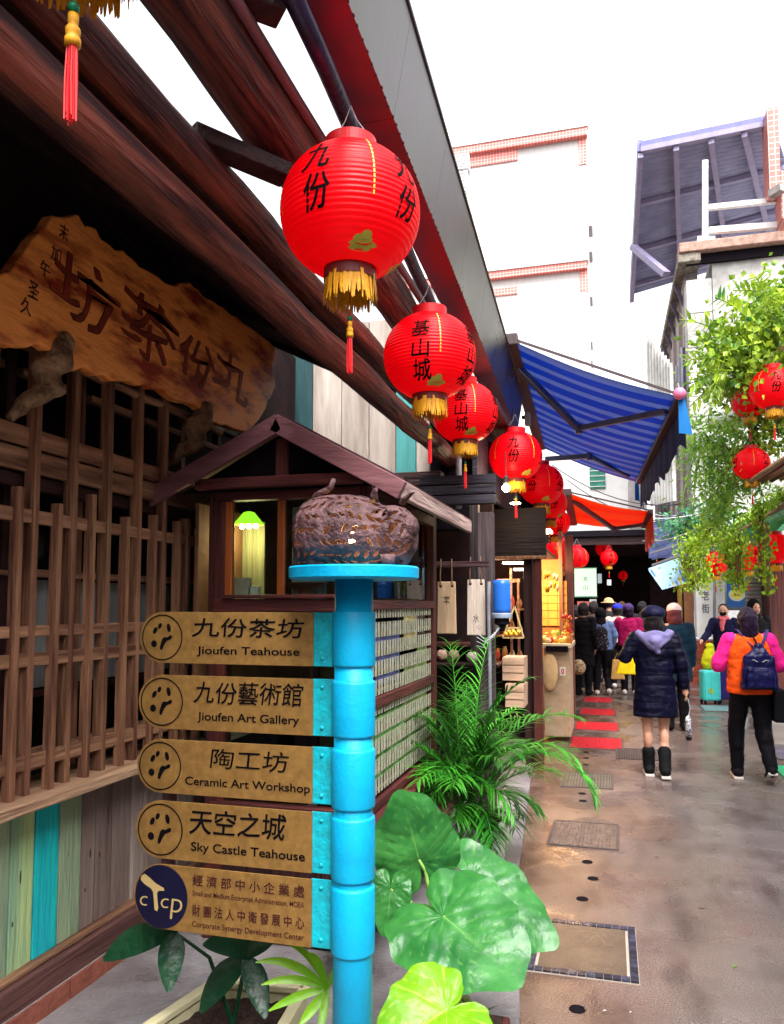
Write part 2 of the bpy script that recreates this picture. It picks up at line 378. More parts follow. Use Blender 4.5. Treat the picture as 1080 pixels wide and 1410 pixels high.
# tiled cover
c = V((-.145, 3.83, 0)); t = empty('tiled_drain_cover', c, 0, 'large pale concrete drain cover bordered by black square tiles', 'drain cover')
m = MB(); m.bx(-.385, .095, 3.535, 4.125, 0, .004); m.build('bedding', mat('tile_grout', (.40, .33, .28), rough=.6), t)
m = MB(); m.bx(-.335, .045, 3.585, 4.075, .003, .009); m.build('slab', mat('cover_slab', (.125, .088, .06), (.08, .055, .038), rough=.2, sc=5, bump=.2, bsc=60), t, bevel=.002)
tm = MB(); tm.box((0, 0, .004), (.034, .041, .008)); tme = tm.mesh('tile', mat('black_glazed_tile', (.012, .012, .02), (.03, .035, .06), rough=.12, rnd=.6, sc=30, bump=.1))
for i in range(13):
    for yy in (3.56, 4.10): link('tile', tme, t, Matrix.Translation((-.365 + i * .0367, yy, .0035)))
for j in range(11):
    for xx in (-.365, .0754): link('tile', tme, t, Matrix.Translation((xx, 3.607 + j * .0447, .0035)))
for i, (px, py) in enumerate([(795, 1390), (802, 1238), (817, 1210), (809, 1187), (803, 1103), (802, 1093), (807, 1053), (807, 1044), (807, 1036)]):
    p = az(px, py, 0); m = MB(); m.lathe([(.001, .001), (.024, .001), (.026, .004), (.031, .004), (.033, 0)], 18, p)
    tag(m.build('weep_hole', black), ['small round drain hole nearest the camera, in front of the tiled cover', 'round drain hole just beyond the tiled cover', 'middle of the three drain holes between tiled cover and pink tread plate', 'drain hole just in front of the pink tread plate', 'nearer of the two drain holes past the pink tread plate', 'farther of the two drain holes before the grey-green cover', 'first drain hole beyond the grey-green cover', 'second drain hole beyond the grey-green cover', 'drain hole just before the first red grating'][i], 'drain hole', 'round drain holes along the covers')

# ------------------------------------------------------------------ teahouse on the left
TH = empty('teahouse', (-2.3, 4, 0), 0, 'old wooden teahouse with latticed window, painted plank wall and log eaves', 'teahouse')
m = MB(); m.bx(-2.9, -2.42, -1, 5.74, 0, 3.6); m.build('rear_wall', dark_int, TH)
# painted planks under the sill
pal = {'g': ((.50, .62, .24), (.16, .36, .28)), 't': ((.01, .58, .52), (.01, .40, .52)), 'p': ((.40, .50, .30), (.18, .26, .17)), 'b': ((.26, .20, .17), (.14, .09, .08)), 'd': ((.13, .05, .045), (.05, .02, .02)), 'w': ((.42, .34, .29), (.26, .19, .17)), 'c': ((.10, .38, .40), (.05, .22, .24)), 'k': ((.02, .07, .08), (.01, .03, .04))}
pm = {k: mat('painted_plank_' + {'g': 'lime', 't': 'turquoise', 'p': 'pale_green', 'b': 'grey_brown', 'd': 'brown', 'w': 'whitewashed', 'c': 'teal', 'k': 'dark_teal'}[k], a, b, rough=.6, sc=7, st=(1, 1, .12), bump=.7, bsc=30, rnd=.12) for k, (a, b) in pal.items()}
ys = [1.9, 2.05, 2.19, 2.33, 2.46, 2.59, 2.73, 2.87, 2.965, 3.08, 3.22, 3.36, 3.49, 3.63, 3.78, 3.92, 4.07, 4.2]
kinds = 'gpgpgtpbbbwbdbdbd'
knot = mat('plank_knot', (.03, .02, .015), rough=.9, bump=0)
for i in range(len(ys) - 1):
    m = MB(); d = random.uniform(0, .006)
    m.bx(-2.19, -2.165 + d, ys[i] + .004, ys[i + 1] - .004, .235, .85)
    o = m.build('wall_plank', pm[kinds[i]], TH, bevel=.003)
    k = MB()
    for q in range(random.choice((0, 1, 1, 2))):
        k.ell((-2.165 + d, random.uniform(ys[i] + .02, ys[i + 1] - .02), random.uniform(.3, .8)), (.0015, random.uniform(.0015, .006), random.uniform(.006, .045)), 8, 5)
    k.build('knot', knot, o, kind='stuff')
m = MB(); m.bx(-2.32, -2.10, 1.6, 4.3, .115, .215); m.build('plinth_beam', mat('plinth_wood', (.17, .075, .065), (.07, .03, .028), rough=.6, st=(1, .07, 1), sc=14, bump=.6), TH, bevel=.006)
m = MB(); m.bx(-2.2, -2.125, 1.6, 4.3, .218, .236); m.build('plinth_cap', laty, TH, bevel=.003)
bm_ = MB(); bm_.box((0, 0, 0), (.09, .232, .098)); bme = bm_.mesh('brick', brick_m)
for i in range(12):
    o = link('brick', bme, TH, Matrix.Translation((-2.135 + random.uniform(-.004, .004), 1.66 + i * .238, .062)) @ Matrix.Rotation(random.uniform(-.01, .01), 4, 'Z'))
m = MB(); m.bx(-2.3, -2.1, 1.5, 4.4, .004, .114); m.build('mortar_bed', concrete, TH)
# sill
m = MB(); m.bx(-2.3, -2.0, 1.5, 4.15, .855, .90); m.build('window_sill', mat('sill_wood', (.55, .36, .22), (.25, .13, .08), rough=.7, st=(1, .08, 1), sc=16, bump=.8), TH, bevel=.008)
for zz, xx in ((.985, -2.20), (1.035, -2.19)):
    m = MB(); m.bx(xx, xx + .03, 1.5, 4.1, zz - .03, zz + .006); m.build('lower_board', laty, TH, bevel=.003)
# lattice bars
by = [1.76, 1.88, 1.99, 2.10, 2.215, 2.33, 2.43, 2.54, 2.65, 2.75, 2.87, 2.98, 3.10, 3.20, 3.31, 3.42, 3.53, 3.63, 3.74, 3.83, 3.95]
for i, y in enumerate(by):
    tall = (i % 2 == 0); y += random.uniform(-.006, .006)
    m = MB(); top = 2.72 if (tall and i < 16) else (2.02 + random.uniform(-.04, .04))
    x = -2.095 if tall else -2.07; wd = .030 if tall else .026
    m.beam((x, y, .898), (x + random.uniform(-.004, .004), y + random.uniform(-.006, .006), top), wd, .05 if tall else .04, (1, 0, 0))
    m.build('lattice_bar', latz, TH, bevel=.003)
for z, h, x in ((1.93, .05, -2.088), (1.395, .05, -2.083), (1.50, .042, -2.086), (1.02, .055, -2.084), (1.72, .02, -2.2)):
    m = MB(); m.beam((x, 1.5, z), (x, 4.1, z - .004), .024, h); m.build('lattice_rail', laty, TH, bevel=.003)
for z, h in ((2.235, .075), (2.145, .085)):
    m = MB(); m.beam((-2.112, 1.5, z), (-2.112, 4.15, z - .01), .024, h); m.build('transom_board', laty, TH, bevel=.004)
m = MB(); m.beam((-2.15, 1.5, 2.07), (-2.15, 4.15, 2.06), .05, .05); m.build('transom_board', wdy, TH)
m = MB(); m.tube([(-2.10, 1.5 + .15 * i, 2.575 + random.uniform(-.004, .006)) for i in range(17)], [.022 + random.uniform(-.003, .003) for _ in range(17)], 10); m.build('head_rail', laty, TH, smooth=True)
m = MB(); m.bx(-2.2, -2.14, 1.5, 4.2, 2.60, 2.75); m.build('head_beam', wdy, TH, bevel=.01)
# glazed screens behind the bars
cur = mat('pale_curtain', (.30, .33, .33), (.16, .17, .18), rough=.9, sc=5, st=(1, 8, .3), bump=.3)
curb = mat('teal_curtain', (.16, .42, .46), (.08, .25, .30), rough=.9, sc=5, st=(1, 8, .3), bump=.3)
for i, y in enumerate([1.6, 2.02, 2.44, 2.86, 3.28, 3.70, 4.1]):
    for zz0, zz1 in ((.92, 2.06), (2.28, 2.7)):
        m = MB(); m.bx(-2.25, -2.21, y - .022, y + .022, zz0, zz1); m.build('screen_post', latz if i % 2 else wdz, TH, bevel=.003)
    if i < 6:
        m = MB(); m.bx(-2.232, -2.228, y + .024, y + .396, 1.78, 2.05); m.build('window_pane', pane, TH)
        m = MB(); m.bx(-2.262, -2.258, y + .024, y + .396, 1.26, 1.70); m.build('curtain', curb if i > 4 else cur, TH)
        m = MB(); m.bx(-2.232, -2.228, y + .024, y + .396, .92, 1.23); m.build('window_pane', pane, TH)
        m = MB(); m.bx(-2.24, -2.215, y + .024, y + .396, 1.71, 1.74); m.build('screen_rail', laty, TH)
        m = MB(); m.bx(-2.24, -2.215, y + .024, y + .396, 1.23, 1.255); m.build('screen_rail', wdy, TH)
        m = MB(); m.bx(-2.235, -2.2, y + .05, y + .37, 2.50, 2.53); m.build('screen_rail', laty, TH)
# gnarled brackets carrying the signboard
for (px, py) in ((68, 520), (268, 598)):
    p = ax(px, py, -2.04); m = MB()
    pts = [p + V((.06, 0, .13)), p + V((.05, -.02, .06)), p + V((.02, -.05, .02)), p + V((.04, -.03, -.05)), p + V((-.03, -.07, -.10)), p + V((-.08, -.1, -.17))]
    m.chain(pts, [.045, .06, .05, .045, .035, .02], 9)
    blob(MB().add([wm(TH).inverted() @ v for v in m.v], m.f), 'carved_bracket', mat('pale_burl_wood', (.42, .27, .15), (.08, .035, .02), rough=.7, sc=14, bump=1), TH, .01, 2, .012)
# soffit, rafters, logs
m = MB(); m.extr([(-1.5, 0), (4.9, 0), (4.9, 1.7), (-1.5, 1.7)], frame((-1.30, 0, 3.03), (0, 1, 0), (-.9, 0, .42)), .03); m.build('soffit', soffit_m, TH)
m = MB()
m.extr([(-1.5, -.05), (4.95, -.05), (4.95, 1.75), (-1.5, 1.75)], frame((-1.32, 0, 3.10), (0, 1, 0), (-.9, 0, .42)), .05); m.build('roof', mat('roof_felt', (.05, .05, .055), rough=.9), TH)
for y in (.4, 1.15, 1.9, 2.65, 3.4, 4.15, 4.85):
    m = MB(); m.beam((-1.34, y, 2.995), (-2.6, y, 3.62), .06, .07); m.build('rafter', soffit_m, TH)
def log(name, a, b, r, mt, parent, n=26, wob=.012):
    a = V(a); b = V(b); pts = []; rr = []
    for i in range(n + 1):
        t = i / n; p = a.lerp(b, t); pts.append(p + V((noise.noise(p * 1.3), 0, noise.noise(p * 1.3 + V((9, 2, 4))))) * wob); rr.append(r * (1 + .09 * noise.noise(p * 2.1 + V((3, 3, 3)))))
    m = MB(); m.tube(pts, rr, 20); 
    for i, v in enumerate(m.v):
        k = noise.noise(V((v.x * 22, v.y * 1.2, v.z * 22))); v.x += k * r * .09; v.z += k * r * .09
    return m.build(name, mt, parent, smooth=True)
log('eave_log', (-1.255, .2, 2.795), (-1.21, 6.15, 2.77), .072, log_m, TH)
log('eave_log', (-1.20, .2, 2.955), (-1.20, 6.2, 2.95), .060, log_m, TH, wob=.03)
m = MB(); m.bx(-2.34, -2.2, 1.0, 4.55, 2.75, 3.5); m.build('upper_wall', soffit_m, TH)
# gable end boards above the porch (faces the camera)
xs = [(365, 398, 'k'), (398, 430, 'k'), (430, 470, 'w'), (470, 508, 'w'), (508, 545, 'w'), (545, 573, 'c'), (573, 592, 'w')]
pm['w'] = mat('gable_whitewash', (.40, .345, .30), (.20, .155, .13), rough=.6, sc=6, st=(1, 1, .15), bump=.5, rnd=.08); pm['c'] = mat('gable_teal', (.07, .30, .29), (.04, .18, .18), rough=.6, sc=6, st=(1, 1, .15), bump=.5); pm['k'] = mat('gable_dark_teal', (.012, .055, .06), (.006, .02, .025), rough=.6, sc=6, st=(1, 1, .15), bump=.5)
for a, b_, k in xs:
    p0 = ay(a, 640, 5.75); p1 = ay(b_, 640, 5.75); m = MB(); m.bx(p0.x + .003, p1.x - .003, 5.75, 5.78, 2.61 if k != 'k' else 2.2, 3.85); m.build('gable_plank', pm[k], TH, bevel=.003)
m = MB(); m.bx(-2.3, -1.20, 5.66, 5.8, 2.5, 2.605); m.build('gable_beam', wdx, TH, bevel=.005)

# ---- the gabled bay
BY0, BY1, BXL, BXR = 3.4, 4.95, -1.86, -1.1
bay = empty('porch_bay', (-1.48, 4.1, 0), 0, 'small gabled timber bay with glazed windows, projecting from the teahouse towards the street', 'porch')
def rect(name, mt, x0, x1, y0, y1, z0, z1, bev=.004, par=bay):
    return MB().bx(x0, x1, y0, y1, z0, z1).build(name, mt, par, bevel=bev)
for x in (BXL + .03, BXR - .03):
    for y in (BY0 + .03, BY1 - .03):
        rect('post', red_woodz, x - .045, x + .045, y - .045, y + .045, .035, 2.18)
rect('base_panel', dark_int, BXL + .08, BXR - .08, BY0 + .02, BY0 + .05, .04, .62)
for i in range(5): rect('base_board', wdz, BXL + .08 + i * .124, BXL + .2 + i * .124, BY0 - .002, BY0 + .018, .05, 1.0 if False else .62)
for z0, z1 in ((1.565, 1.625), (1.10, 1.15), (.60, .67), (2.10, 2.18)): rect('front_rail', red_wood, BXL + .02, BXR + .0, BY0 - .03, BY0 + .03, z0, z1)
for z0, z1 in ((1.575, 1.62), (1.10, 1.15), (.62, .66), (2.10, 2.16)): rect('side_rail', red_woody, BXR - .04, BXR + .02, BY0 + .02, BY1 - .08, z0, z1)
rect('side_sill', red_woody, BXR - .1, BXR + .09, BY0, BY1 + .05, .575, .612)
rect('ledge', mat('ledge_wood', (.19, .065, .07), (.09, .03, .035), rough=.3, st=(1, .1, 1), sc=10), BXR + .03, BXR + .24, BY0 - .4, BY1 + .1, .455, .49)
rect('ledge_board', wdy, BXR + .0, BXR + .03, BY0 - .4, BY1 + .1, .30, .56)
rect('side_panel', wdy, BXR - .03, BXR - .0, BY0 + .05, BY1 - .05, .04, .57)
p0 = ay(318, 800, BY0).x; p1 = ay(384, 800, BY0).x; p2 = ay(400, 800, BY0).x
for x in (p0 - .01, p1 + .012): rect('mullion', mat('varnished_wood', (.36, .10, .02), (.20, .05, .015), rough=.3, st=(1, 1, .1), sc=12), x - .018, x + .018, BY0 - .012, BY0 + .02, 1.63, 2.10)
rect('front_sill', red_wood, BXL + .08, BXR - .05, BY0 - .05, BY0 + .05, 1.628, 1.645)
for a, b_, z0, z1 in ((p0 + .01, p1, 1.645, 2.1), (p1 + .032, BXR - .09, 1.645, 2.1), (BXL + .09, BXR - .09, 1.16, 1.56), (BXL + .09, BXR - .09, .68, 1.09)):
    rect('pane', pane, a, b_, BY0 - .002, BY0 + .002, z0, z1, 0)
for z0, z1 in ((1.63, 2.09), (1.16, 1.57), (.665, 1.09)):
    rect('pane', pane, BXR - .02, BXR - .016, BY0 + .09, BY1 - .1, z0, z1, 0)
rect('inner_wall', mat('warm_plaster', (.16, .07, .03), (.10, .04, .02), rough=.8), BXL - .1, BXL - .08, BY0, BY1, 1.0, 2.1)
rect('back_panel', mat('panelled_back', (.16, .11, .07), (.08, .05, .03), rough=.7), BXL, BXR - .09, BY1 - .08, BY1 - .05, .1, 2.1)
rect('curtain', mat('grey_curtain', (.33, .36, .36), (.2, .22, .22), rough=.9, st=(8, 1, .3), bump=.6), ay(404, 800, BY0 + .3).x, ay(450, 800, BY0 + .3).x, BY0 + .28, BY0 + .30, 1.6, 2.1)
rect('curtain', mat('olive_curtain', (.26, .24, .14), (.16, .14, .08), rough=.9, st=(8, 1, .3), bump=.6), ay(333, 800, BY0 + .5).x, ay(366, 800, BY0 + .5).x, BY0 + .48, BY0 + .50, 1.6, 2.05)
# woven bamboo screen behind the side glass: slats and fine cross sticks
sm = MB()
for k in range(10):
    z = .70 + k * .094
    sm.bx(BXR - .004, BXR + .004, BY0 + .1, BY1 - .11, z, z + .013)
sm.build('woven_slats', mat('olive_slat', (.10, .11, .05), (.05, .05, .03), rough=.6), bay, kind='stuff'); sm = MB()
for k in range(26):
    y = BY0 + .11 + k * .0515
    for q in range(10): sm.bx(BXR + .004, BXR + .0055, y + .004 * math.sin(k * 3.1 + q), y + .030, .686 + q * .094, .760 + q * .094)
sm.build('woven_screen', mat('cream_bamboo', (.44, .42, .34), (.24, .24, .16), rough=.6, sc=30, bump=.1), bay, kind='stuff')
for (z0, z1, y0, y1, c) in ((.75, 1.05, 3.6, 4.2, (.16, .40, .10)), (.95, 1.35, 4.2, 4.75, (.28, .40, .12)), (1.2, 1.5, 3.65, 4.1, (.10, .12, .35)), (1.25, 1.55, 4.2, 4.5, (.65, .55, .20)), (.7, .93, 4.2, 4.75, (.14, .30, .08))):
    rect('poster', mat('poster_print', c, tuple(x * .3 for x in c), rough=.5, sc=9), BXR - .008, BXR - .004, y0, y1, z0, z1, 0)
# bay roof
ap = ay(383, 575, 3.28); rx, rz_ = ap.x, ap.z; el, er, ez = -2.16, -.87, 2.135
for nm, e in (('left', el), ('right', er)):
    d = V((e - rx, 0, ez - rz_)); 
    f = frame((rx, 3.28, rz_), d, (0, 1, 0))
    s = 1 if f.col[2][2] > 0 else -1
    m = MB(); a = d.length
    vs = [(0, 0), (a, 0), (a, BY1 + .05 - 3.28), (0, BY1 + .05 - 3.28)]
    m.extr(vs, f @ Matrix.Translation((0, 0, .022 * s)), .03 * s); m.build('roof_slope', mat('roof_boards', (.11, .05, .05), (.05, .02, .025), rough=.7, sc=10, st=(.2, 1, 1)), bay)
    n = V((f.col[2][0], f.col[2][1], f.col[2][2])) * s
    m = MB(); dn = d.normalized(); o_ = -n * .03
    A = V((rx, 3.27, rz_)); B = A + dn * (a + .02)
    m.beam(A + o_, B + o_, .03, .085, n); m.build('barge_board', mat('faded_maroon', (.24, .10, .11), (.12, .045, .055), rough=.6, sc=9, st=(.2, 1, 1), bump=.5), bay, bevel=.004)
m = MB(); m.beam((er, 3.285, ez - .03), (er - .0, BY1 + .05, ez - .03), .028, .08); m.build('eave_board', mat('weathered_fascia', (.42, .30, .27), (.20, .12, .11), rough=.7, sc=12, st=(1, .1, 1), bump=.7), bay, bevel=.004)
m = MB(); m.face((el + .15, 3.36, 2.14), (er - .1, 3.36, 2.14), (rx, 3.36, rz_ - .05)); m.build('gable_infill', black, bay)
rect('king_post', red_woodz, rx - .03, rx + .03, 3.32, 3.35, 2.16, rz_ - .09)
rect('tie_beam', red_wood, el + .25, er - .2, 3.30, 3.35, 2.15, 2.20)

# hanging lamp, bowl and books inside
t = empty('green_glass_lamp', ay(343, 720, 3.75), 0, 'green glass shaded lamp glowing inside the bay window', 'lamp'); T = wm(t)
m = MB(T); m.lathe([(.015, .06), (.03, .055), (.05, .03), (.075, 0), (.08, -.012), (.072, -.006), (.045, .02), (.012, .045)], 24); gm = emit('green_glass_shade', (.30, .70, .02), .45); m.build('shade', gm, t, smooth=True)
for a in (-.04, .0, .04): MB(T).ell((a, 0, -.018), .014).build('bulb', warm, t, smooth=True)
MB(T).tube([(0, 0, .06), (0, 0, .3)], .004).build('cord', wire_m, t)
p = ay(420, 812, 3.62); m = MB(); m.lathe([(.03, -.05), (.035, -.03), (.02, -.02), (.05, 0), (.11, .03), (.12, .035), (.10, .03), (.03, .005)], 24, p); tag(m.build('shallow_bowl', mat('brown_clay', (.28, .10, .06), rough=.4), smooth=True), 'shallow footed clay bowl on the sill inside the bay window', 'bowl')
for i, (px, c_, hh) in enumerate(((335, (.55, .45, .33), .11), (350, (.75, .68, .55), .07))):
    p = ay(px, 820, 3.6); m = MB(); m.box(p + V((0, 0, hh / 2 - .02)), (.085 - .03 * i, .02, hh), Matrix.Rotation(.15 * i, 3, 'Y')); tag(m.build('book', mat('book_cover', c_, rough=.6)), ['larger tan book leaning on the sill inside the bay window', 'smaller cream booklet on the sill inside the bay window'][i], 'book')
lt = bpy.data.lights.new('lamp_light', 'POINT'); lt.energy = 1.3; lt.color = (1, .75, .35); lt.shadow_soft_size = .05; lo_ = bpy.data.objects.new('lamp_light', lt); COL.objects.link(lo_); lo_.location = ay(343, 745, 3.75)

# ------------------------------------------------------------------ unseen houses added around the camera to block and bounce light
OH = empty('opposite_house', (2.9, 0, 0), 0, 'plastered house on the other side of the lane, just outside the picture', 'house')
pl_ = mat('grey_plaster', (.68, .64, .60), (.5, .47, .44), rough=.85, sc=2)  # pale tone chosen to bounce light onto the teahouse front
MB().bx(2.6, 6.5, -9, 8.6, 0, 4.4).build('wall', pl_, OH); MB().bx(2.35, 6.8, -9.2, 8.8, 4.4, 4.55).build('roof', pl_, OH)
for y in (-6, -3, 0, 3, 6): f_ = MB().bx(2.56, 2.6, y, y + 1.3, 2.9, 4.0).build('window', wdz, OH); MB().bx(2.545, 2.56, y + .08, y + 1.22, 2.98, 3.92).build('pane', mat('dark_glass', (.02, .025, .03), rough=.1) if 'dark_glass' not in bpy.data.materials else bpy.data.materials['dark_glass'], f_); MB().bx(2.56, 2.6, y, y + 1.6, .1, 2.3).build('door', red_woodz, OH)
BHs = empty('lane_house', (0, -9, 0), 0, 'house closing the lane behind the viewer', 'house')
MB().bx(-7, 7, -13, -8, 0, 4.5).build('wall', pl_, BHs); MB().bx(-7.3, 7.3, -13.3, -7.6, 4.5, 4.7).build('roof', pl_, BHs)
TN = empty('neighbour_teahouse', (-2.3, -4, 0), 0, 'dark timber neighbour of the teahouse on the left, behind the viewer', 'house')
MB().bx(-5, -2.32, -8, -1.05, 0, 4.2).build('wall', dark_int, TN); MB().bx(-5, -1.2, -8, -1.55, 3.3, 3.45).build('eave', soffit_m, TN)
MB().bx(-5.5, -2.95, -1.0, 11, 3.7, 4.6).build('rear_storey', dark_int, TH)
# ------------------------------------------------------------------ carved signboard
SB = empty('carved_signboard', (-2.0, 3.2, 2.5), 0, 'long live-edge orange timber signboard with four carved characters under the eave', 'signboard')
opx = [(-60, 420), (0, 383), (28, 352), (52, 322), (76, 295), (90, 300), (108, 296), (118, 312), (132, 318), (150, 338), (175, 350), (200, 372), (236, 392), (262, 388), (285, 410), (308, 424), (345, 450), (381, 480), (376, 505), (380, 530), (366, 562), (346, 592), (312, 586), (290, 580), (272, 558), (256, 556), (225, 540), (200, 528), (176, 527), (148, 520), (122, 508), (104, 510), (90, 486), (66, 480), (30, 476), (0, 470), (-60, 468)]
opts = [ax(a, b, -1.98) for a, b in opx]; dense = []
for i in range(len(opts)):
    a, b_ = opts[i], opts[(i + 1) % len(opts)]
    for k in range(4):
        p = a.lerp(b_, k / 4); dense.append((p.y + .02 * noise.noise(p * 16), p.z + .024 * noise.noise(p * 16 + V((5, 5, 5)))))
Mf = Matrix(((0, 0, 1, -1.98), (1, 0, 0, 0), (0, 1, 0, 0), (0, 0, 0, 1)))
bw = mat('orange_burl', (1.0, .37, .085), (.30, .028, .008), rough=.42, sc=4.2, st=(1, .55, 1.9), bump=.35, bsc=20, lo=.38, hi=.53, coat=.1, det=10)
MB().extr(dense, Mf, .055).build('board', bw, SB, bevel=.009)
# shallow carved ridges around the edge of the slab
carve = mat('carved_recess', (.34, .045, .015), (.14, .016, .008), rough=.5, sc=12)
carve_d = mat('carved_edge', (.05, .008, .008), rough=.6, bump=0)
for ch, px, py, wd, ht in (('坊', 118, 404, .36, .26), ('茶', 207, 452, .40, .27), ('份', 272, 498, .34, .24), ('九', 322, 520, .42, .25)):
    c = ax(px, py, -1.98)
    for mt, bold, t, s in ((carve_d, .012, .0015, 1.0), (carve, 0, .003, 1.0)):
        mb = MB(); text('character', ch, Mf @ Matrix.Translation((c.y, c.z, 0)) @ Matrix.Rotation(-.12, 4, 'Z'), wd * s, ht * s, mt, SB, bold=bold, brush=.2, t=t, mb=mb); mb.build('character', mt, SB)
for ch, px, py in (('末', 88, 320), ('加', 77, 350), ('午', 62, 371), ('圣', 46, 400), ('久', 36, 422)):
    c = ax(px, py, -1.98); text('small_character', ch, Mf @ Matrix.Translation((c.y, c.z, 0)), .055, .062, carve_d, SB, bold=.01, brush=.08, t=.002)

# ------------------------------------------------------------------ trellis timbers, rod and gutter over the lane
o = log('trellis_log', (-1.035, .2, 3.17), (-1.05, 6.0, 3.17), .098, log_m, None, wob=.02); tag(o, 'thickest red-brown log overhead, between the eave logs and the row of lanterns', 'log')
o = MB().tube([(-.925, .2 + .5 * i, 3.20 + .004 * (i % 2)) for i in range(11)], .018, 10).build('conduit_pipe', mat('mauve_pipe', (.20, .10, .12), rough=.4, bump=.1), smooth=True); tag(o, 'thin mauve pipe clipped along the street side of the thick trellis log', 'pipe')
for (a, b_, z, lab) in (((262, 185), (395, 242), 3.02, 'short dark cross timber bridging the eave log and the thick trellis log'), ((330, -6), (388, 16), 3.24, 'grey cross bracket at the top of the picture between trellis log and rod')):
    A, B = az(*a, z), az(*b_, z); m = MB(); m.beam(A, B, .085, .05); tag(m.build('cross_timber', wdx, bevel=.005), lab, 'timber')
rA, rB = az(392, -30, 3.26), az(606, 446, 3.26); d = (rB - rA).normalized(); far = rB + d * 3.2
rod = MB().tube([rA.lerp(far, i / 16) + V((0, 0, .008 * math.sin(i * 2.1))) for i in range(17)], .030, 12).build('lantern_pole', mat('dark_purple_pole', (.035, .015, .06), (.015, .008, .03), rough=.35, sc=12), smooth=True)
tag(rod, 'dark purple pole running along the gutter from which the red lanterns hang', 'pole')
def gx(y): return -.70 - .030 * (y - 2.08)
G = empty('rain_gutter', (-.75, 4, 3.35), 0, 'long stainless steel box gutter running above the row of lanterns', 'gutter')
und = mat('red_stained_steel', (.42, .012, .03), (.085, .03, .045), rough=.3, sc=1.5, st=(1, .8, 1), bump=.1, bsc=12, lo=.36, hi=.58, spec=.6)  # gutter underside: red lantern reflection painted into the colour
gst = [.3 + i * .76 for i in range(11)]
for i in range(len(gst) - 1):
    m = MB(); y0, y1 = gst[i], gst[i + 1] - .002; vs = []
    for y in (y0, y1):
        x = gx(y); dz = .006 * noise.noise(V((y, 2, 2)))
        vs += [(x - .15, y, 3.35 + dz), (x, y, 3.35 + dz), (x + .066, y, 3.725), (x - .14, y, 3.725)]
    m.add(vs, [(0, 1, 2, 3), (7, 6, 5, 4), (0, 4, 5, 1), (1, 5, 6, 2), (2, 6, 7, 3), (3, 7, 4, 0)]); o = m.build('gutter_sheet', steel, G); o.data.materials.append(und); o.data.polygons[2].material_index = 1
m = MB()
for i in range(130):
    y = .5 + i * .056 + random.uniform(-.01, .01); m.ell((gx(y) - .001 + random.uniform(-.002, .002), y, 3.352), (.004, .010, .004), 6, 4)
m.build('seam_sealant', mat('seam_rust', (.10, .03, .03), rough=.8), G, kind='stuff')
MB().tube([V((gx(y) + .068, y, 3.73)) for y in gst], .008, 8).build('rolled_edge', steel, G)

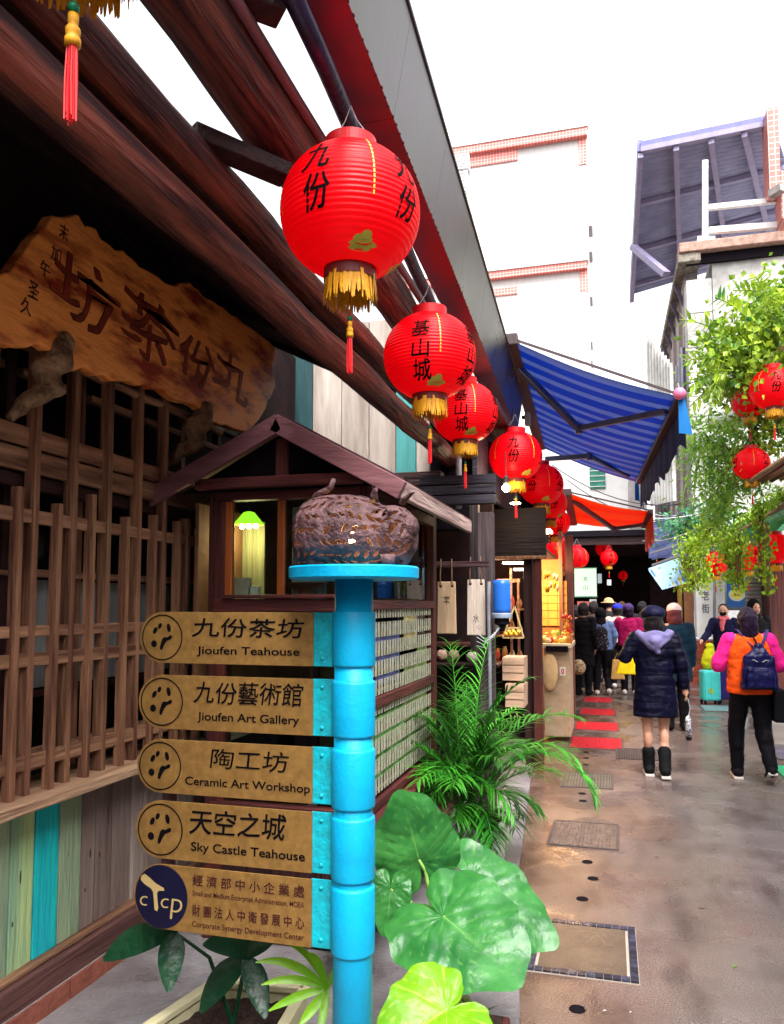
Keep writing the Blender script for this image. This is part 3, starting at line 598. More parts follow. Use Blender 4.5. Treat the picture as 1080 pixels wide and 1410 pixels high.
# ------------------------------------------------------------------ lanterns
def sph(R_, H_):
    def mk(phi, z0):
        def fn(x, y, t):
            z = z0 + y; q = max(.05, 1 - (z / H_) ** 2) ** .5; r = R_ * q ** .92 + .004 + t
            a = phi + x / (R_ * max(q, .45)); return V((r * math.cos(a), r * math.sin(a), z))
        return fn
    return mk
def make_lantern(cols, lines, emb, R_=.225, H_=.212):
    t = empty('paper_lantern'); prof = []
    nr = 24; zt = H_ * .93
    for i in range(nr * 4 + 1):
        z = -zt + 2 * zt * i / (nr * 4); q = max(0, 1 - (z / H_) ** 2) ** .5
        r = R_ * q ** .92 + .0036 * abs(math.cos(math.pi * i / 4)) ** 1.6 ; prof.append((r, z))
    n = 64; m = MB(); m.lathe(prof, n); m.f = m.f[:-2]; m.build('shade', red, t, smooth=True)
    rt = R_ * .36
    MB().lathe([(rt, zt - .004), (rt + .004, zt - .004), (rt + .004, zt + .045), (rt, zt + .045), (rt - .006, zt + .045), (rt - .006, zt - .002)], 40).build('top_ring', redm, t)
    MB().lathe([(rt, -zt - .032), (rt + .005, -zt - .032), (rt + .005, -zt + .006), (rt - .006, -zt + .006), (rt - .006, -zt - .030)], 40).build('bottom_ring', mat('maroon_band', (.16, .02, .02), rough=.5, bump=0) if 'maroon_band' not in bpy.data.materials else bpy.data.materials['maroon_band'], t)
    m = MB()
    for k in range(110):
        a = 2 * math.pi * k / 110; r = rt + random.uniform(-.004, .006); L = random.uniform(.075, .10) 
        w_ = .0055; ta = V((-math.sin(a), math.cos(a), 0)); c = V((r * math.cos(a), r * math.sin(a), -zt - .018)); o_ = V((math.cos(a), math.sin(a), 0)) * random.uniform(-.006, .010) + ta * random.uniform(-.006, .006)
        m.face(c - ta * w_, c + ta * w_, c + ta * w_ * .8 + o_ * .6 - V((0, 0, L * .6)), c + ta * w_ * .3 + o_ - V((0, 0, L)), c - ta * w_ * .4 + o_ - V((0, 0, L * .97)), c - ta * w_ * .9 + o_ * .5 - V((0, 0, L * .6)))
    m.build('fringe', yel, t)
    zb = -zt - .03; m = MB(); m.tube([(0, 0, -zt), (0, 0, zb - .12)], .0015, 5); m.build('tassel_cord', redm, t)
    T = MB(); T.ell((0, 0, zb - .125), .009, 10, 6); T.build('green_bead', green_b, t, smooth=True)
    MB().lathe([(.003, -.133), (.008, -.137), (.008, -.15), (.006, -.153), (.011, -.16), (.011, -.168), (.009, -.171), (.012, -.176), (.012, -.186), (.004, -.188)], 12, (0, 0, zb)).build('yellow_knot', yel, t, smooth=True)
    m = MB()
    for k in range(26):
        a = k * 2.4; r = .0075 * ((k % 5) / 5 + .2); x, y = r * math.cos(a), r * math.sin(a)
        m.tube([(x, y, zb - .185), (x * 1.25, y * 1.25, zb - .24), (x * 1.2 + random.uniform(-.002, .002), y * 1.2, zb - .29 - random.uniform(0, .02))], .0017, 5)
    m.build('tassel', mat('red_tassel', (.70, .01, .015), rough=.5, bump=0) if 'red_tassel' not in bpy.data.materials else bpy.data.materials['red_tassel'], t)
    m = MB()
    for s in (-1, 1): m.tube([(s * rt * .9, 0, zt + .04), (s * .02, 0, zt + .12), (0, 0, zt + .17)], .0018, 5)
    m.build('hanging_wire', wirew, t)
    mk = sph(R_, H_)
    for phi, chs, sz in cols:
        for j, (ch, z0) in enumerate(chs): text('character', ch, None, sz[0], sz[1], ink, t, bold=.012, brush=.06, fn=mk(phi, z0), t=.001)
    m = MB(); 
    for phi in lines:
        g = mk(phi, 0)
        for k in range(13):
            z = .15 - k * .0165
            m.face(g(-.0028, z, .001), g(.0028, z, .001), g(.0028, z + .012, .001), g(-.0028, z + .012, .001))
    m.build('gold_seam', goldp, t, kind='stuff')
    m = MB()
    for phi in emb:
        for (x, y, w_, h_) in ((0, -.158, .030, .011), (.004, -.168, .045, .008), (-.004, -.177, .034, .006), (.01, -.148, .016, .010)):
            g = mk(phi, y); m.add([g(w_ * math.cos(k * .7854) + x, h_ * math.sin(k * .7854), .0012) for k in range(8)], [tuple(range(8))])
    m.build('cloud_emblem', mat('gold_green', (.55, .50, .06), rough=.4, bump=0) if 'gold_green' not in bpy.data.materials else bpy.data.materials['gold_green'], t, kind='stuff')
    return t
rr_ = R
LA = make_lantern([(rr_(-99), (('九', .085), ('份', -.035)), (.085, .105)), (rr_(-19), (('九', .085), ('份', -.035)), (.085, .105)), (rr_(81), (('份', -.055),), (.095, .125)), (rr_(150), (('份', .01),), (.095, .125))], [rr_(-53), rr_(37), rr_(127), rr_(-143)], [rr_(-57), rr_(35), rr_(125)])
LB = make_lantern([(rr_(-90), (('基', .075), ('山', -.025), ('城', -.118)), (.082, .085)), (rr_(-14), (('基', .075), ('山', -.025), ('城', -.118)), (.082, .085)), (rr_(90), (('基', .075), ('山', -.025), ('城', -.118)), (.082, .085))], [rr_(-66), rr_(-20 + 40), rr_(120)], [rr_(-68), rr_(30), rr_(130)])
tag(LA, 'largest and nearest of the whole red lanterns, with black brush characters and yellow fringe', 'lantern', 'red paper lanterns hung along the lane'); tag(LB, None, 'lantern', 'red paper lanterns hung along the lane')
LA.matrix_basis = Matrix.Translation((-.79, 2.32, 2.875))
def lanM(p, s=1, rz=0): return Matrix.Translation(p) @ Matrix.Rotation(rz, 4, 'Z') @ Matrix.Scale(s, 4)
LB.matrix_basis = lanM((-.83, 3.66, 2.82), 1, .03); LB['label'] = 'second red lantern in the row, with three characters, directly behind the largest one'
lan = [(LB, (-.94, 5.25, 2.93), 1, .06, 'third red lantern in the row, small characters, partly behind the second one'),
       (LA, (-.75, 6.63, 2.87), 1, .2, 'fourth red lantern, two characters, just under the end of the steel gutter'),
       (LA, (-.65, 8.05, 2.83), 1, -.2, 'fifth red lantern, half behind the fourth beside the lit bulb'),
       (LA, (-.68, 9.6, 2.83), .95, .5, 'sixth red lantern, dim, overlapping the fifth'),
       (LB, (-.74, 11.6, 2.80), .95, .4, 'seventh red lantern, dim and lowest visible behind the sixth'),
       (LA, (-.78, 12.9, 2.45), 1, .9, 'left lantern of the dark red cluster beside the lit shop sign'),
       (LB, (-.72, 14.0, 2.42), 1.05, .2, 'lower lantern of the dark red cluster beside the lit shop sign'),
       (LA, (-.58, 15.4, 2.50), 1, .3, 'right lantern of the dark red cluster beside the lit shop sign'),
       (LB, (-.85, 15.0, 2.62), 1, .9, 'rearmost lantern of the dark red cluster, near the shop doorway'),
       (LB, (.02, 19.5, 2.72), .9, .2, 'lower of the two small lanterns in mid-street below the orange awning'),
       (LA, (-.10, 20.2, 2.99), .9, .1, 'upper of the two small lanterns in mid-street below the orange awning'),
       (LA, (1.05, 18.3, 2.92), .85, .1, 'small red lantern hanging alone right of the orange awning'),
       (LB, (1.10, 19.6, 3.12), .8, .7, 'tiny red lantern just above the one right of the orange awning'),
       (LA, (.42, 24, 2.45), .6, .1, 'tiny red lantern far down the lane in front of the dark wall'),
       (LA, ay(1065, 535, 9.0), 1.05, .1, 'large right-hand lantern among the leaves, cut by the right edge'),
       (LB, ay(1032, 553, 9.6), .86, .4, 'right-hand lantern overlapping the larger one at the right edge'),
       (LA, ay(1035, 639, 9.6), .88, .9, 'single right-hand lantern in front of the upper bamboo eave'),
       (LA, ay(985, 777, 15.0), .95, .1, 'left dark lantern half hidden under the green right-hand awning'),
       (LB, ay(1030, 768, 13.0), .95, .5, 'middle dark lantern half hidden under the green right-hand awning'),
       (LA, ay(1068, 756, 11.0), .95, .8, 'right dark lantern half hidden under the green right-hand awning'),
       ]
for src, p, s, rz, lab in lan:
    c = copy_tree(src, None, lanM(p, s, rz)); c['label'] = lab
p0 = ray(97, 165); p0 = V((0, 0, CAMH)) + p0 * (.94 / p0.y)
c = copy_tree(LA, None, lanM(p0 + V((0, 0, .53)), 1, .3)); c['label'] = 'lantern cut off by the top left edge, only its fringe and tassel in view'

# ------------------------------------------------------------------ turquoise signpost
PX = ay(487, 1000, 2.0).x; PY = 2.0
SP = empty('signpost', (PX, PY, 0), 0, 'turquoise painted round signpost with disc top and five bronze name plates', 'signpost')
def zz(py, y=2.0, px=487): return ay(px, py, y).z
ztop = zz(781); 
MB().lathe([(.052, .0), (.052, ztop - .03)], 48, (PX, PY, 0)).build('pole', cyan, SP, smooth=False).data.polygons.foreach_set('use_smooth', [True] * 48 + [False] * 2)
MB().lathe([(.170, ztop - .034), (.176, ztop - .030), (.177, ztop - .004), (.173, ztop)], 64, (PX, PY, 0)).build('top_disc', cyan, SP)
MB().lathe([(.09, 0), (.09, .02), (.056, .03)], 32, (PX, PY, .035)).build('foot_flange', cyan, SP)
rows = [(841, 918, 843, 916, 0), (936, 1014, 933, 1010, 1), (1029, 1112, 1025, 1102, 2), (1122, 1210, 1113, 1196, 3), (1217, 1311, 1204, 1297, 4)]
SG = gold
xl, xr = ay(197, 900, 2.0).x, ay(433, 900, 2.0).x
Mt = Matrix(((1, 0, 0, 0), (0, 0, -1, 0), (0, 1, 0, 0), (0, 0, 0, 1)))     # local x->X, y->Z, z->-Y (towards the camera)
screw_b = MB(); screw_b.ell((0, 0, 0), (.006, .004, .006), 10, 6); screw_me = screw_b.mesh('screw', cyan_d, True)
paw = [(-.35, .30, .10, .17, -.5), (-.12, .50, .09, .14, -.45), (.32, .42, .10, .20, .25), (-.40, -.28, .15, .16, .3)]
for a, b_, s0, s1, k in rows:
    z1, z0 = zz(a), zz(b_); m = MB()
    m.lathe([(.052, z0), (.0575, z0 + .004), (.0585, z0 + .008), (.0585, z1 - .008), (.057, z1 - .003), (.052, z1)], 48, (PX, PY, 0)); m.build('sleeve', cyan, SP, smooth=True)
    py1, py0 = zz(s0, 1.97, 320), zz(s1, 1.97, 320)
    xf = ay(459, 900, 1.97).x
    MB().bx(xr - .004, PX - .05, PY - .002, PY + .003, py0, py1).build('bracket', cyan_d, SP, bevel=.001)
    for q in (py0 + .022, py1 - .022): link('screw', screw_me, SP, Matrix.Translation((xr + .025, PY - .003, q)))
    h = py1 - py0; cy = (py0 + py1) / 2; rc = h / 2; cxl = xl + rc * .93
    out = [(xr, py0), (xr, py1)]
    out += [(cxl - .2 * rc * 0, py1)] + [(cxl + rc * math.cos(R(t)), cy + rc * math.sin(R(t))) for t in range(96, 265, 8)] + [(cxl, py0)]
    off = PY - .008
    Ms = Matrix.Translation((0, off, 0)) @ Mt
    pl = MB().extr(out[::-1], Ms, .005).build('name_plate', SG, SP, bevel=.001)
    def bl(mb, cx_, cz_, rx_, rz__, rot, n=18):
        mb.add([Ms @ V((cx_ + rx_ * math.cos(t) * math.cos(rot) - rz__ * math.sin(t) * math.sin(rot), cz_ + rx_ * math.cos(t) * math.sin(rot) + rz__ * math.sin(t) * math.cos(rot), .0014)) for t in [2 * math.pi * i / n for i in range(n)]], [tuple(range(n))])
    r0 = rc * .90
    if k < 4:
        m = MB(); n = 56
        vs = [Ms @ V((cxl + r_ * math.cos(2 * math.pi * i / n), cy + r_ * math.sin(2 * math.pi * i / n), .0013)) for r_ in (r0, r0 * .945) for i in range(n)]
        m.add(vs, [(i, (i + 1) % n, n + (i + 1) % n, n + i) for i in range(n)])
        for (x, y, a_, b2, ro) in paw: bl(m, cxl + x * r0, cy + y * r0, a_ * r0 * .95, b2 * r0 * .95, ro)
        foot = [(.50, .05), (.46, -.06), (.36, -.10), (.24, -.14), (.12, -.30), (.04, -.48), (-.02, -.56), (-.10, -.50), (-.09, -.36), (-.04, -.22), (.0, -.08), (.10, .02), (.24, .0), (.34, .06), (.43, .10)]
        m.add([Ms @ V((cxl + x * r0, cy + y * r0, .0014)) for x, y in foot[::-1]], [tuple(range(len(foot)))])
        m.build('footprint_logo', ink, pl)
        cn, en = [('九份茶坊', 'Jioufen Teahouse'), ('九份藝術館', 'Jioufen Art Gallery'), ('陶工坊', 'Ceramic Art Workshop'), ('天空之城', 'Sky Castle Teahouse')][k]
        xa = cxl + rc * 1.0; W = xr - xa
        wf = [.86, .85, .60, .76][k] * W; xc_ = xa + W * [.50, .50, .52, .42][k]
        text('lettering', cn, Ms @ Matrix.Translation((xc_, cy + h * .20, 0)), wf, h * [.36, .40, .36, .42][k], ink, pl, bold=[.010, .006, .002, .010][k], brush=[.07, .06, .02, .07][k], t=.0014)
        text('lettering', en, Ms @ Matrix.Translation((xa + W * .50, cy - h * .26, 0)), W * [.80, .80, .97, .90][k], h * .20, ink, pl, bold=.014, t=.0014)
    else:
        m = MB(); bl(m, cxl, cy, rc * .94, rc * .98, 0, 48); m.build('logo_disc', mat('navy_enamel', (.006, .006, .025), rough=.3, bump=0), pl)
        Mu = Ms @ Matrix.Translation((0, 0, .0012)); gp = mat('pale_gold', (.42, .30, .12), rough=.4, bump=0)
        text('logo_letter', 'c', Mu @ Matrix.Translation((cxl - rc * .62, cy - rc * .18, 0)), rc * .28, rc * .30, gp, pl, bold=-.01, brush=.05, t=.0016)
        text('logo_letter', 'c', Mu @ Matrix.Translation((cxl + rc * .14, cy - rc * .18, 0)), rc * .28, rc * .30, gp, pl, bold=-.01, brush=.05, t=.0016)
        text('logo_letter', 'p', Mu @ Matrix.Translation((cxl + rc * .56, cy - rc * .34, 0)), rc * .42, rc * .62, gp, pl, bold=-.01, brush=.06, t=.0016)
        mm = MB(); mush = [(-.72, .58), (-.60, .66), (-.42, .56), (-.2, .40), (.10, .28), (.12, .20), (-.08, .18), (-.14, .10), (-.12, -.1), (-.08, -.35), (-.12, -.46), (-.22, -.42), (-.25, -.1), (-.28, .12), (-.36, .22), (-.60, .34), (-.74, .46)]
        mm.add([Mu @ V((cxl + x * rc, cy + y * rc, .0016)) for x, y in mush[::-1]], [tuple(range(len(mush)))]); mm.build('logo_letter', gp, pl)
        xa = cxl + rc * 1.05; W = xr - xa; ik = mat('dark_red_ink', (.05, .008, .008), rough=.5, bump=0)
        for s_, y, hh, ww, bo in (('經 濟 部 中 小 企 業 處', .31, .17, .93, .004), ('Small and Medium Enterprise Administration, MOEA', .10, .105, .93, .004), ('財 團 法 人 中 衛 發 展 中 心', -.15, .17, .93, .004), ('Corporate Synergy Development Center', -.37, .115, .93, .006)):
            text('lettering', s_, Ms @ Matrix.Translation((xa + W * .48, cy + y * h, 0)), W * ww, h * hh, ik, pl, bold=bo + .004, t=.0014)

# ------------------------------------------------------------------ pierced ceramic pig lantern on the disc
PG = empty('ceramic_pig_lamp', (PX, PY, ztop), 0, 'pierced dark ceramic pig-shaped lamp glowing on top of the turquoise post', 'lamp')
cer = mat('dark_ceramic', (.155, .082, .085), (.04, .016, .018), spec=.2, rough=.5, sc=22, bump=.7, bsc=60)
e0 = wm(PG)
tabx = [(-1, .02), (-.97, .34), (-.9, .62), (-.8, .83), (-.62, .97), (-.4, 1.02), (-.1, 1.0), (.15, .95), (.33, .84), (.46, .70), (.58, .66), (.72, .66), (.84, .58), (.92, .46), (.97, .37), (1.0, .33), (1.02, .04)]
def rad(u):
    for i in range(len(tabx) - 1):
        if tabx[i][0] <= u <= tabx[i + 1][0]:
            t = (u - tabx[i][0]) / (tabx[i + 1][0] - tabx[i][0]); return tabx[i][1] * (1 - t) + tabx[i + 1][1] * t
    return .03
LX = .170; NU, NV = 300, 260; BH = .099; BD = .105
leafs = []
random.seed(11)
for i in range(13):
    for j in range(11):
        u = -.86 + i * .14 + (.07 if j % 2 else 0); a = -1.0 + j * .34
        if random.random() < .12: continue
        leafs.append((u, a + random.uniform(-.05, .05), .6 * math.sin(i * .9 + j) + .5 * (1 if j % 2 else -1), random.uniform(.75, 1.15)))
vs = []; keep = []
for i in range(NU + 1):
    u = -1 + 2.02 * i / NU; r = rad(u); rb_ = min(1, r * 1.55) if u < .5 else min(1, r * 1.7)
    for j in range(NV):
        a = -math.pi + 2 * math.pi * j / NV          # a=0: front, pi/2: top
        hz = r * BH * math.sin(a); cz = BH * .98
        z = cz + hz if hz > 0 else max(.003, cz + cz * rb_ * (-(abs(math.sin(a)) ** .8)))
        y = -r * BD * math.cos(a)
        p = V((u * LX, y, z)); n_ = noise.noise(p * 45) * .0022
        vs.append((p.x, p.y * (1 + n_ * 6), p.z + n_))
fs = []
for i in range(NU):
    for j in range(NV):
        u = -1 + 2.02 * (i + .5) / NU; a = -math.pi + 2 * math.pi * (j + .5) / NV; r = max(rad(u), .2); hole = False
        for (lu, la, ro, s) in leafs:
            dx = (u - lu) * LX; da = (a - la) * r * BH
            if abs(dx) > .02 or abs(da) > .02: continue
            x = dx * math.cos(ro) + da * math.sin(ro); y = -dx * math.sin(ro) + da * math.cos(ro)
            Lh = .0150 * s
            if abs(x) < Lh and abs(y) < .0054 * s * (1 - (x / Lh) ** 2): hole = True; break
        if hole: continue
        fs.append((i * NV + j, (i + 1) * NV + j, (i + 1) * NV + (j + 1) % NV, i * NV + (j + 1) % NV))
m = MB(e0); m.add(vs, fs); o = m.build('body', cer, PG, smooth=True)
sm_ = o.modifiers.new('solid', 'SOLIDIFY'); sm_.thickness = .0045; sm_.offset = 0
def pig(n, pts, rd, flat=1): MB(e0).tube(pts, rd, 12, True, flat).build(n, cer, PG, smooth=True)
pig('tail', [(-.118, -.02, .182), (-.10, -.02, .20), (-.075, -.02, .210), (-.06, -.02, .220), (-.052, -.02, .242)], [.008, .0095, .009, .008, .0065])
pig('ear', [(.070, -.035, .170), (.068, -.04, .188), (.073, -.045, .202), (.080, -.05, .206)], [.014, .012, .009, .003], .55)
pig('ear', [(.128, .02, .172), (.142, .015, .186), (.158, .01, .197), (.170, .005, .200)], [.015, .013, .008, .002], .5)
MB(e0).ell((.118, -.066, .142), .007, 12, 8).build('eye', cer, PG, smooth=True)
MB(e0).ell((.150, -.040, .132), .007, 12, 8).build('eye', cer, PG, smooth=True)
pig('snout', [(.150, -.02, .105), (.168, -.022, .103), (.176, -.024, .103)], [.034, .028, .026])
for x in (-.10, .11):
    for y in (-.05, .05): pig('foot', [(x, y, .03), (x, y, .001)], [.022, .018])
MB(e0).ell((.004, -.02, .075), (.012, .012, .02), 12, 8).build('bulb', emit('pig_bulb', (1, .62, .25), 25), PG, smooth=True)
lt = bpy.data.lights.new('pig_light', 'POINT'); lt.energy = .13; lt.color = (1, .5, .15); lt.shadow_soft_size = .012; lo_ = bpy.data.objects.new('pig_light', lt); COL.objects.link(lo_); lo_.location = (PX + .004, PY - .02, ztop + .10)
random.seed(5)

# ------------------------------------------------------------------ plants at the front
prof = [(0, 1.0), (8, .95), (20, .86), (40, .73), (65, .64), (95, .60), (125, .58), (148, .52), (163, .40), (173, .24), (180, .07)]
def rprof(t):
    t = abs(t)
    for i in range(len(prof) - 1):
        if t <= prof[i + 1][0]:
            f_ = (t - prof[i][0]) / (prof[i + 1][0] - prof[i][0]); f_ = f_ * f_ * (3 - 2 * f_) if i > 3 else f_
            return prof[i][1] * (1 - f_) + prof[i + 1][1] * f_
    return .07
def big_leaf(parent, A, Tp, tilt, mt, wide=1.0, cup=.10, name='leaf', seed=0, fold=0):
    A = V(A); Tp = V(Tp); x = Tp - A; L = x.length; x.normalize(); cam_ = (V((0, 0, CAMH)) - A).normalized()
    nrm = (cam_ * (1 - tilt) + V((0, 0, 1)) * tilt); nrm = (nrm - x * nrm.dot(x)).normalized(); y = nrm.cross(x)
    NR, NT = 22, 120; vs = []; vein = []
    for i in range(NR + 1):
        for j in range(NT):
            t = -180 + 360 * (j + .5) / NT; rr = rprof(t) * (i / NR) * (1 + .025 * math.sin(t * .21 + seed) * (i / NR) ** 3)
            px_, py_ = rr * math.cos(R(t)), rr * math.sin(R(t)) * wide
            if px_ > -.02: q = (px_ - abs(py_) * .62) / .145
            else: q = (math.degrees(math.atan2(abs(py_), px_ + .02)) / 24.0)
            sv = abs(math.sin(math.pi * q)); vv = max(0, 1 - sv * 7) * .65
            mid = max(0, 1 - abs(py_) / .016) if px_ > -.01 else 0
            vein.append(max(vv, mid)); edge = (i / NR)
            z = .010 * sv * edge ** .6 * (1 + noise.noise(V((px_ * 4, py_ * 4, seed + 5)))) + .028 * noise.noise(V((px_ * 4, py_ * 4, seed))) + .010 * noise.noise(V((px_ * 13, py_ * 13, seed))) + cup * abs(py_) * 1.0 - .34 * cup * px_ * px_ * 2 - .25 * abs(py_) ** 2 + .03 * math.sin(t * .12 + seed) * edge ** 4 - fold * abs(py_)
            vs.append(A + x * px_ * L + y * py_ * L + nrm * z * L)
    fs = [(i * NT + j, (i + 1) * NT + j, (i + 1) * NT + (j + 1) % NT, i * NT + (j + 1) % NT) for i in range(NR) for j in range(NT)]
    m = MB(); m.add(vs, fs); o = m.build(name, mt, parent, smooth=True)
    at = o.data.attributes.new('vein', 'FLOAT', 'POINT'); at.data.foreach_set('value', vein); return o
AL = empty('elephant_ear_plant', (-.55, 2.62, 0), 0, 'elephant ear plant with huge heart-shaped green leaves right of the signpost', 'plant')
leaf_s = [((577, 1184), (553, 1088), 2.75, 2.70, .35, leafm, 1.0), ((612, 1263), (722, 1350), 2.45, 2.30, .45, leafm, 1.05), ((650, 1212), (768, 1302), 2.85, 2.75, .6, leafm, .75), ((538, 1225), (532, 1292), 2.6, 2.55, .3, leafm, .8), ((614, 1392), (520, 1450), 2.2, 2.05, .55, leafy, 1.1)]
for k, (a, b_, ya, yb, ti, mt, wd) in enumerate(leaf_s):
    A, B = ay(*a, ya), ay(*b_, yb); lf = big_leaf(AL, A, B, ti, mt, wd, .12 if k != 4 else .3, seed=k * 3.3)
    base = V((-.56 + .03 * k, 2.66, .16)); mid = base.lerp(A, .55) + V((0, .05, .06)); pts = [base, base.lerp(mid, .5) + V((0, 0, .03)), mid, A.lerp(mid, .35) + V((0, .02, .02)), A]
    MB().tube(pts, [.011, .010, .009, .007, .005], 9).build('stem', mat('pale_stem', (.22, .38, .08), rough=.4, sc=8) if 'pale_stem' not in bpy.data.materials else bpy.data.materials['pale_stem'], AL, smooth=True)
t = empty('brown_planter', (-.53, 2.66, .035), 0, 'low brown planter holding the elephant ear plant', 'planter')
m = MB(wm(t)); m.bx(-.19, .17, -.14, .16, 0, .13); m.build('trough', red_wood, t, bevel=.008)
MB(wm(t)).bx(-.17, .15, -.12, .14, .125, .137).build('soil_bed', soil, t)

def blade(mb, A, d, L, w_, droop=.3, n=6, fold=.15, up=(0, 0, 1)):
    A = V(A); d = V(d).normalized(); u = V(up); s = d.cross(u)
    if s.length < .05: s = V((1, 0, 0))
    s.normalize(); L1 = []; p = A.copy(); dd = d.copy(); vs = []
    for i in range(n + 1):
        t = i / n; ww = w_ * math.sin(math.pi * min(1, (t * .93 + .07)) ** .75) if t < 1 else 0; nn = s.cross(dd).normalized()
        vs += [p - s * ww + nn * fold * ww, p.copy(), p + s * ww + nn * fold * ww]
        p = p + dd * (L / n); dd = (dd - u * droop / n).normalized()
    b = []
    for i in range(n): b += [(i * 3, i * 3 + 3, i * 3 + 4, i * 3 + 1), (i * 3 + 1, i * 3 + 4, i * 3 + 5, i * 3 + 2)]
    mb.add(vs, b); return mb
def bladeto(mb, A, B, w_, sag=.06, n=8, fold=.3):
    A, B = V(A), V(B); d = B - A; s = d.cross((V((0, 0, CAMH)) - A)).normalized(); nn = s.cross(d).normalized(); vs = []
    if nn.z < 0: nn = -nn
    for i in range(n + 1):
        t = i / n; ww = w_ * (math.sin(math.pi * (t * .94 + .04)) ** .7); p = A + d * t + V((0, 0, 4 * sag * t * (1 - t)))
        vs += [p - s * ww, p - nn * fold * ww, p + s * ww]
    mb.add(vs, [f for i in range(n) for f in ((i * 3, i * 3 + 3, i * 3 + 4, i * 3 + 1), (i * 3 + 1, i * 3 + 4, i * 3 + 5, i * 3 + 2))]); return mb
# money-tree leaves and cream planter
MT = empty('money_tree_plant', (-1.15, 2.2, .35), 0, 'young plant with dark hand-shaped leaves growing in the cream planter', 'plant')
cl = [((240, 1283), [((142, 1322), .040), ((232, 1366), .038), ((275, 1262), .02)], 2.10), ((338, 1318), [((276, 1394), .038), ((366, 1402), .036), ((280, 1300), .03), ((378, 1290), .034), ((330, 1272), .03)], 2.2)]
for (c, lv, Y) in cl:
    A = ay(*c, Y)
    for (b_, w_) in lv: m = bladeto(MB(), A, ay(*b_, Y - .06), w_, .02); o = m.build('leaf', leafd, MT, smooth=True)
    MB().tube([V((-1.12, 2.22, .33)), V((-1.12, 2.22, .33)).lerp(A, .5) + V((0, .03, .05)), A], [.008, .006, .004], 8).build('stem', leafd, MT)
TB = empty('cream_planter', (-1.05, 2.3, .035), 0, 'cream rimmed planter box of dark soil at the foot of the signpost', 'planter')
pc = mat('cream_plastic', (.62, .57, .36), (.48, .42, .25), rough=.5, sc=8)
a = az(222, 1412, .36); b2 = az(298, 1352, .36); c2 = az(420, 1362, .36); d2 = az(395, 1440, .36)
q = [V((x.x, x.y, .36)) for x in (a + V((-.05, -.12, 0)), b2, c2, d2 + V((-.03, -.1, 0)))]
for i in range(4):
    A, B = q[i], q[(i + 1) % 4]; MB().beam(A - V((0, 0, .17)), B - V((0, 0, .17)), .02, .30).build('side', pc, TB, bevel=.003); MB().beam(A, B, .035, .022).build('rim', pc, TB, bevel=.004)
m = MB(); n = 14; vs = []
for i in range(n + 1):
    for j in range(n + 1):
        p = q[0].lerp(q[3], i / n).lerp(q[1].lerp(q[2], i / n), j / n); vs.append(p + V((0, 0, -.045 + .02 * noise.noise(p * 30))))
m.add(vs, [(i * (n + 1) + j, i * (n + 1) + j + 1, (i + 1) * (n + 1) + j + 1, (i + 1) * (n + 1) + j) for i in range(n) for j in range(n)]); m.build('soil_bed', soil, TB, kind='stuff')
SPL = empty('spider_plant', (-.78, 2.1, .33), 0, 'bright lime strap-leaved plant beside the base of the signpost', 'plant')
c = (452, 1362)
for (b_, w_, s_) in (((352, 1325), .012, .03), ((360, 1356), .011, .02), ((370, 1392), .012, .01), ((412, 1412), .014, .0), ((424, 1312), .012, .02), ((395, 1300), .009, .03), ((480, 1310), .01, .02), ((440, 1425), .012, 0)):
    bladeto(MB(), ay(*c, 2.12), ay(*b_, 2.05), w_, s_, 10).build('leaf', leafy, SPL, smooth=True)
SP2 = empty('grassy_plant', (-.6, 2.45, .17), 0, 'dark green grassy plant under the elephant ear leaves, right of the post', 'plant')
for k in range(26):
    a = random.uniform(0, 6.28); m = blade(MB(), (-.60 + random.uniform(-.08, .08), 2.45 + random.uniform(-.05, .05), .16), (math.cos(a), math.sin(a), random.uniform(.5, 1.6)), random.uniform(.18, .34), .011, 1.1, 8); m.build('leaf', leafm if k % 3 else leafd, SP2, smooth=True)

# areca palm in its white pot
PP = ay(661, 1140, 4.5); 
t = empty('white_pot', (PP.x, 4.6, .035), 0, 'tall square off-white pot under the palm beside the lane', 'pot'); T = wm(t)
zt_ = PP.z; wp = mat('white_ceramic', (.66, .64, .68), (.52, .50, .54), rough=.35, sc=3, bump=.05)
m = MB(T); m.box((-.02, .02, (zt_ - .035) / 2), (.25, .25, zt_ - .035), None, 1.12); m.build('pot_body', wp, t, bevel=.012)
MB(T).box((-.02, .02, zt_ - .03), (.235, .235, .012)).build('soil_bed', soil, t)
PL = empty('areca_palm', (PP.x - .02, 4.62, zt_), 0, 'bushy green palm with arching feathery fronds in the white pot', 'palm')
def frond(base, az_, el, L, droop, nl, mt, parent, ll=.23, name='frond'):
    m = MB(); p = V(base); d = V((math.cos(az_) * math.cos(el), math.sin(az_) * math.cos(el), math.sin(el))); pts = [p.copy()]; ds = [d.copy()]
    N = 26
    for i in range(N):
        p = p + d * L / N; d = (d - V((0, 0, 1)) * droop / N * (1 + i / N * 1.5)).normalized(); pts.append(p.copy()); ds.append(d.copy())
    m.tube(pts, [.006 * (1 - .8 * i / N) + .0008 for i in range(N + 1)], 5)
    for i in range(nl):
        f_ = .28 + .72 * (i + .5) / nl; k = f_ * N; i0 = min(int(k), N - 1); q = pts[i0].lerp(pts[i0 + 1], k - i0); dd = ds[i0]; s = dd.cross(V((0, 0, 1)))
        if s.length < .05: s = V((1, 0, 0))
        s.normalize(); l_ = ll * (math.sin(math.pi * (f_ * .86 + .08)) ** .6) * random.uniform(.7, 1.2)
        for sg in (-1, 1):
            v = dd * random.uniform(.55, 1.1) + s * sg * (1.0 - .35 * f_) + V((random.uniform(-.15, .15), random.uniform(-.15, .15), random.uniform(.0, .45))); blade(m, q, v, l_, .0060, .7 + random.uniform(0, .5), 5, .3)
    return m.build(name, mt, parent, smooth=True)
